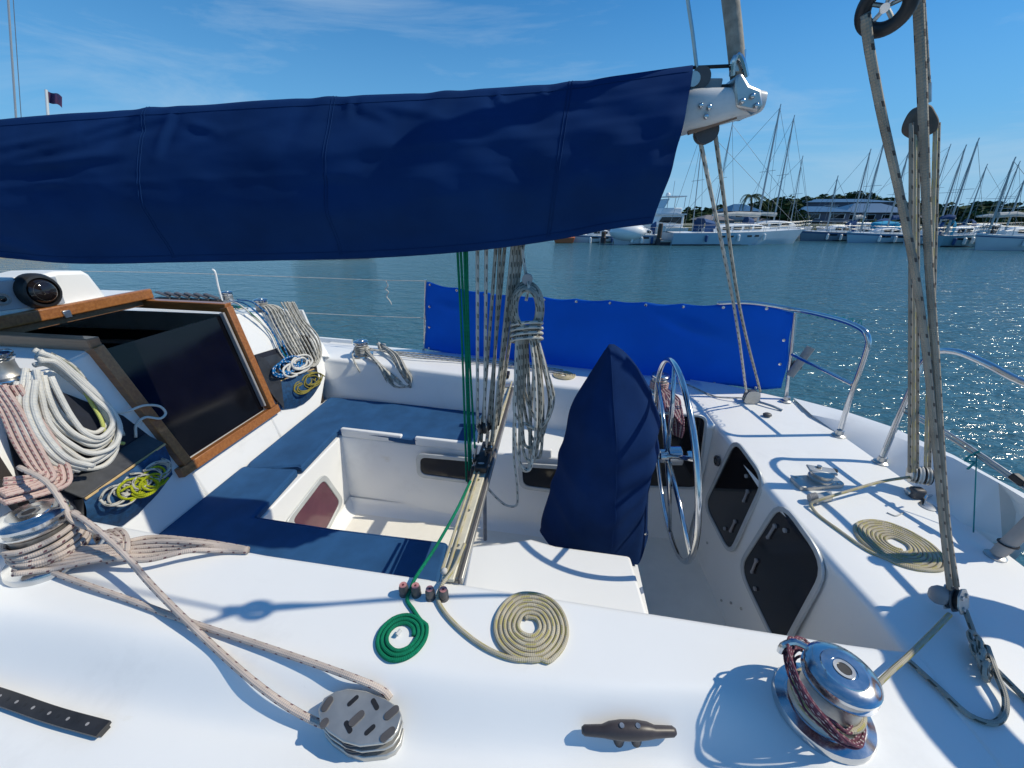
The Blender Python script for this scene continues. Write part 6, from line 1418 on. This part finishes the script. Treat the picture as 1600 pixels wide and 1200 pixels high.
def make_tree(seed, rx, rz_, h, m_, label):
    t = thing('shore_tree', (0, 0, 0), label, 'tree', 'trees on the far shore')
    cm = crown_mesh(seed, rx, rz_, 26, 34, rx * .13)
    cm.v = [p + V((0, 0, h)) for p in cm.v]
    cm.build('crown', m_, t, sharp=180, fixn=False)
    rnd = random.Random(seed); tr = MB().tube(crom([(0, 0, -0.5), (.1, 0, h * .5), (0.05, .1, h + rz_ * .3)], .6), [.28, .24, .2, .17, .14, .12, .1, .09, .08, .07, .07, .06, .06, .05, .05, .05][:len(crom([(0, 0, -0.5), (.1, 0, h * .5), (0.05, .1, h + rz_ * .3)], .6))] or .2, 7)
    for k in range(4):
        a = rnd.random() * 6.28; tr.tube([(0.05, 0, h * .6), (math.cos(a) * rx * .6, math.sin(a) * rx * .6, h + rz_ * .2)], [.1, .04], 6)
    tr.build('trunk', barkm, t)
    return t
protos = [make_tree(11, 3.4, 2.4, 3.6, leafA, 'dark rounded shore tree on the wooded hill across the harbour'), make_tree(23, 2.8, 3.0, 4.4, leafB, 'olive green shore tree on the wooded hill across the harbour'), make_tree(37, 4.2, 2.0, 4.2, leafA, 'dark spreading shore tree on the wooded hill across the harbour')]
used = [False] * 3
# skyline of the wood as seen from the boat: px, top py, distance
SKY = [(1065, 336, 96), (1082, 330, 92), (1100, 323, 95), (1118, 326, 90), (1136, 330, 96), (1192, 316, 100), (1208, 312, 92), (1222, 308, 90), (1236, 306, 93), (1250, 309, 100), (1262, 312, 118), (1276, 308, 122), (1292, 306, 124), (1308, 305, 128), (1324, 303, 130), (1340, 301, 130), (1356, 303, 130), (1372, 305, 128), (1388, 308, 126), (1404, 311, 122), (1420, 316, 116), (1438, 320, 112), (1456, 320, 108), (1474, 326, 104), (1490, 323, 104), (1506, 320, 100), (1522, 322, 98), (1540, 328, 96), (1556, 322, 92), (1572, 318, 90), (1588, 316, 90), (1606, 318, 90), (1630, 318, 90), (1216, 322, 84), (1232, 320, 82), (1244, 326, 82), (1500, 334, 92), (1530, 336, 88), (1560, 332, 84), (1585, 330, 82), (1480, 338, 92), (1090, 338, 84), (1074, 342, 82)]
rnd = random.Random(5)
for i, (px, py, dist) in enumerate(SKY):
    d_ = ray(px, py); k = dist / math.hypot(d_.x, d_.y); top = V((d_.x * k, d_.y * k, CAM_Z + d_.z * k)); j = (i * 7 + i // 3) % 3
    hgt = (6.2, 7.5, 6.4)[j]; sc = rnd.uniform(0.85, 1.2)
    o = protos[j] if not used[j] else copy_tree(protos[j]); used[j] = True
    o.location = (top.x, top.y, top.z - hgt * sc); o.scale = (sc * rnd.uniform(.9, 1.2), sc * rnd.uniform(.9, 1.2), sc); o.rotation_euler = (0, 0, rnd.random() * 6.28)
# understorey wood filling the slope as one mass
um = MB(); rnd = random.Random(9)
for i in range(9000):
    px = rnd.uniform(1040, 1660); top = interp([(1040, 346), (1100, 332), (1200, 320), (1330, 312), (1420, 324), (1480, 334), (1540, 332), (1600, 328), (1660, 328)], px)
    py = rnd.uniform(top, 368); dist = 132 - (py - top) / (368 - top) * 38 + rnd.uniform(-6, 6); d_ = ray(px, py); k = dist / math.hypot(d_.x, d_.y); p = V((d_.x * k, d_.y * k, CAM_Z + d_.z * k))
    if p.z < WATER_Z + 0.6: p.z = WATER_Z + 0.6 + rnd.random()
    x, y, _ = frame(V((rnd.gauss(0, 1), rnd.gauss(0, 1) - 1, rnd.gauss(.6, 1)))); s = rnd.uniform(.35, .95)
    um.add([p - x * s, p - y * s * .6, p + x * s, p + y * s * .6], [(0, 1, 2, 3)])
um.build('understorey', leafA, None, 'dense dark green undergrowth covering the slope behind the marina', 'undergrowth', None, 'stuff', sharp=180, fixn=False)
roofb = mat('blue_metal_roof', (0.022, 0.105, 0.22), rough=0.5, var=0.12, vscale=0.5, stretch=(6, 0.5, 0.5))
roofg = mat('grey_roof', (0.20, 0.18, 0.18), rough=0.7, var=0.12, vscale=0.4)
wallc = mat('resort_wall', (0.36, 0.38, 0.42), rough=0.8, var=0.08, vscale=0.4)
walld = mat('resort_wall_dark', (0.12, 0.13, 0.17), rough=0.8, var=0.1, vscale=0.4)
def building(xl, xr, ytop, yeave, ybase, dist, label, rm, wm, storeys=1):
    def at(px, py, dd=0): d_ = ray(px, py); k = (dist + dd) / d_.y; return V((d_.x * k, d_.y * k, CAM_Z + d_.z * k))
    a, b_ = at(xl, yeave), at(xr, yeave); zt_ = at((xl + xr) / 2, ytop).z; zb = min(at(xl, ybase).z, WATER_Z + 0.5); dp = 7.0
    ze = a.z
    t = thing('waterfront_building', ((a.x + b_.x) / 2, dist, zb), label, 'building')
    MB().box(((a.x + b_.x) / 2, dist + dp / 2, (ze + zb) / 2), (b_.x - a.x, dp, ze - zb)).build('wall', wm, t)
    o = 0.5; r_ = MB()
    A_ = [V((a.x - o, dist - o, ze)), V((b_.x + o, dist - o, ze)), V((b_.x + o, dist + dp + o, ze)), V((a.x - o, dist + dp + o, ze))]; rl_ = min(dp * .5, (b_.x - a.x) * .3)
    R1, R2 = V((a.x + rl_, dist + dp / 2, zt_)), V((b_.x - rl_, dist + dp / 2, zt_))
    r_.add(A_ + [R1, R2], [(0, 1, 5, 4), (1, 2, 5), (2, 3, 4, 5), (3, 0, 4), (3, 2, 1, 0)]).build('roof', rm, t, sharp=10)
    n = max(2, int((b_.x - a.x) / 2.6))
    for f_ in range(storeys):
        z0 = zb + (ze - zb) * (f_ + .25) / storeys; z1 = zb + (ze - zb) * (f_ + .8) / storeys
        for i in range(n):
            x0 = a.x + (b_.x - a.x) * (i + .2) / n; x1 = a.x + (b_.x - a.x) * (i + .8) / n
            wv = MB().box(((x0 + x1) / 2, dist - .02, (z0 + z1) / 2), (x1 - x0, .10, z1 - z0)).build('window', bwhite, t)
            MB().box(((x0 + x1) / 2, dist - .06, (z0 + z1) / 2), ((x1 - x0) * .88, .08, (z1 - z0) * .86)).build('pane', bwin, wv)
        if f_: MB().box(((a.x + b_.x) / 2, dist - .5, zb + (ze - zb) * f_ / storeys), (b_.x - a.x, 1.0, .15)).build('balcony', wallc, t)
    return t
building(1252, 1330, 322, 331, 360, 74, 'long low waterfront building under a blue roof left of the turquoise tent', roofb, walld, 2)
building(1322, 1428, 317, 332, 362, 77, 'largest waterfront building with a steep blue roof behind the sailboats', roofb, walld, 2)
building(1262, 1400, 310, 316, 345, 86, 'upper blue-roofed building on the wooded hillside', roofb, walld, 1)
building(1146, 1186, 318, 330, 356, 74, 'small blue-roofed house behind the palm tree', roofb, wallc, 2)
building(1176, 1226, 338, 345, 362, 72, 'grey-roofed shed right of the palm behind the pale blue yacht', roofg, wallc, 1)
building(1102, 1142, 336, 344, 362, 72, 'grey-roofed boathouse left of the palm', roofg, wallc, 1)
building(1454, 1512, 336, 344, 362, 76, 'long grey-roofed shed at the right behind the teal sailboat', roofg, wallc, 1)
building(1572, 1640, 344, 352, 368, 66, 'low tan-walled kiosk at the far right of the marina', roofg, sand, 1)
# palm
pb = V((0, 0, 0)); d_ = ray(1168, 352); k = 70 / d_.y; pb = V((d_.x * k, 70, WATER_Z + .8)); d_ = ray(1174, 306); k = 70 / d_.y; pt_ = V((d_.x * k, 70, CAM_Z + d_.z * k))
pm = thing('palm_tree', pb, 'windblown palm tree standing over the marina shore', 'tree')
MB().tube(crom([pb, pb.lerp(pt_, .5) + V((.25, 0, 0)), pt_], .5), .16, 8).build('trunk', barkm, pm, sharp=180)
rnd = random.Random(4)
for i in range(18):
    a = 6.283 * i / 18 + rnd.uniform(-.15, .15); up = rnd.uniform(.0, 1.0); ln = rnd.uniform(2.1, 2.9); sp = []
    for j in range(9):
        f = j / 8; r_ = ln * f; sp.append(pt_ + V((math.cos(a) * r_ * (1 - .15 * f) + 1.1 * f * f, math.sin(a) * r_, up * 1.9 * f - 2.3 * f * f)))
    fr = MB().tube(sp, 0.03, 4)
    for j in range(1, 9):
        for q_ in (0, .5):
            p = sp[j - 1].lerp(sp[j], q_); tn = (sp[j] - sp[j - 1]).normalized(); sdv = tn.cross(V((0, 0, 1))); sdv = sdv.normalized() if sdv.length > .01 else V((1, 0, 0))
            for sg in (-1, 1):
                e_ = p + sdv * sg * .42 * (1 - .5 * j / 9) + tn * .35 - V((0, 0, .28)); fr.add([p, p + tn * .09, e_], [(0, 1, 2)])
    fr.build('frond', leafB, pm, sharp=180, fixn=False)
# flag and far mast at left
def far(px, py, dist): d_ = ray(px, py); k = dist / math.hypot(d_.x, d_.y); return V((d_.x * k, d_.y * k, CAM_Z + d_.z * k))
fg = thing('flagpole', far(84, 400, 40), 'small dark blue flag flying on a white pole above the sail cover', 'flag')
MB().tube([far(92, 412, 40), far(72, 140, 40)], .07, 8).build('pole', bwhite, fg)
rows = []
for i in range(13):
    f = i / 12; rows.append([far(73 + 24 * f, 142 + 8 * f + 2.5 * math.sin(f * 7) * f + 17 * h_, 40 + .25 * math.sin(f * 8)) for h_ in (0, .33, .66, 1)])
fo = MB().grid(rows).build('cloth', mat('flag_cloth', (.04, .045, .14), rough=.8, col2=(.16, .04, .09), vscale=1.2, trans=.3), fg, sharp=180, fixn=False)
sm = thing('distant_mast', far(25, 405, 46), 'thin distant mast and shroud at the upper left corner', 'mast')
MB().tube([far(40, 410, 46), far(2, -160, 46)], .06, 6).build('spar', mastm, sm)
MB().tube([far(48, 405, 46), far(10, -160, 46)], .025, 4).build('shroud', wirem, sm)
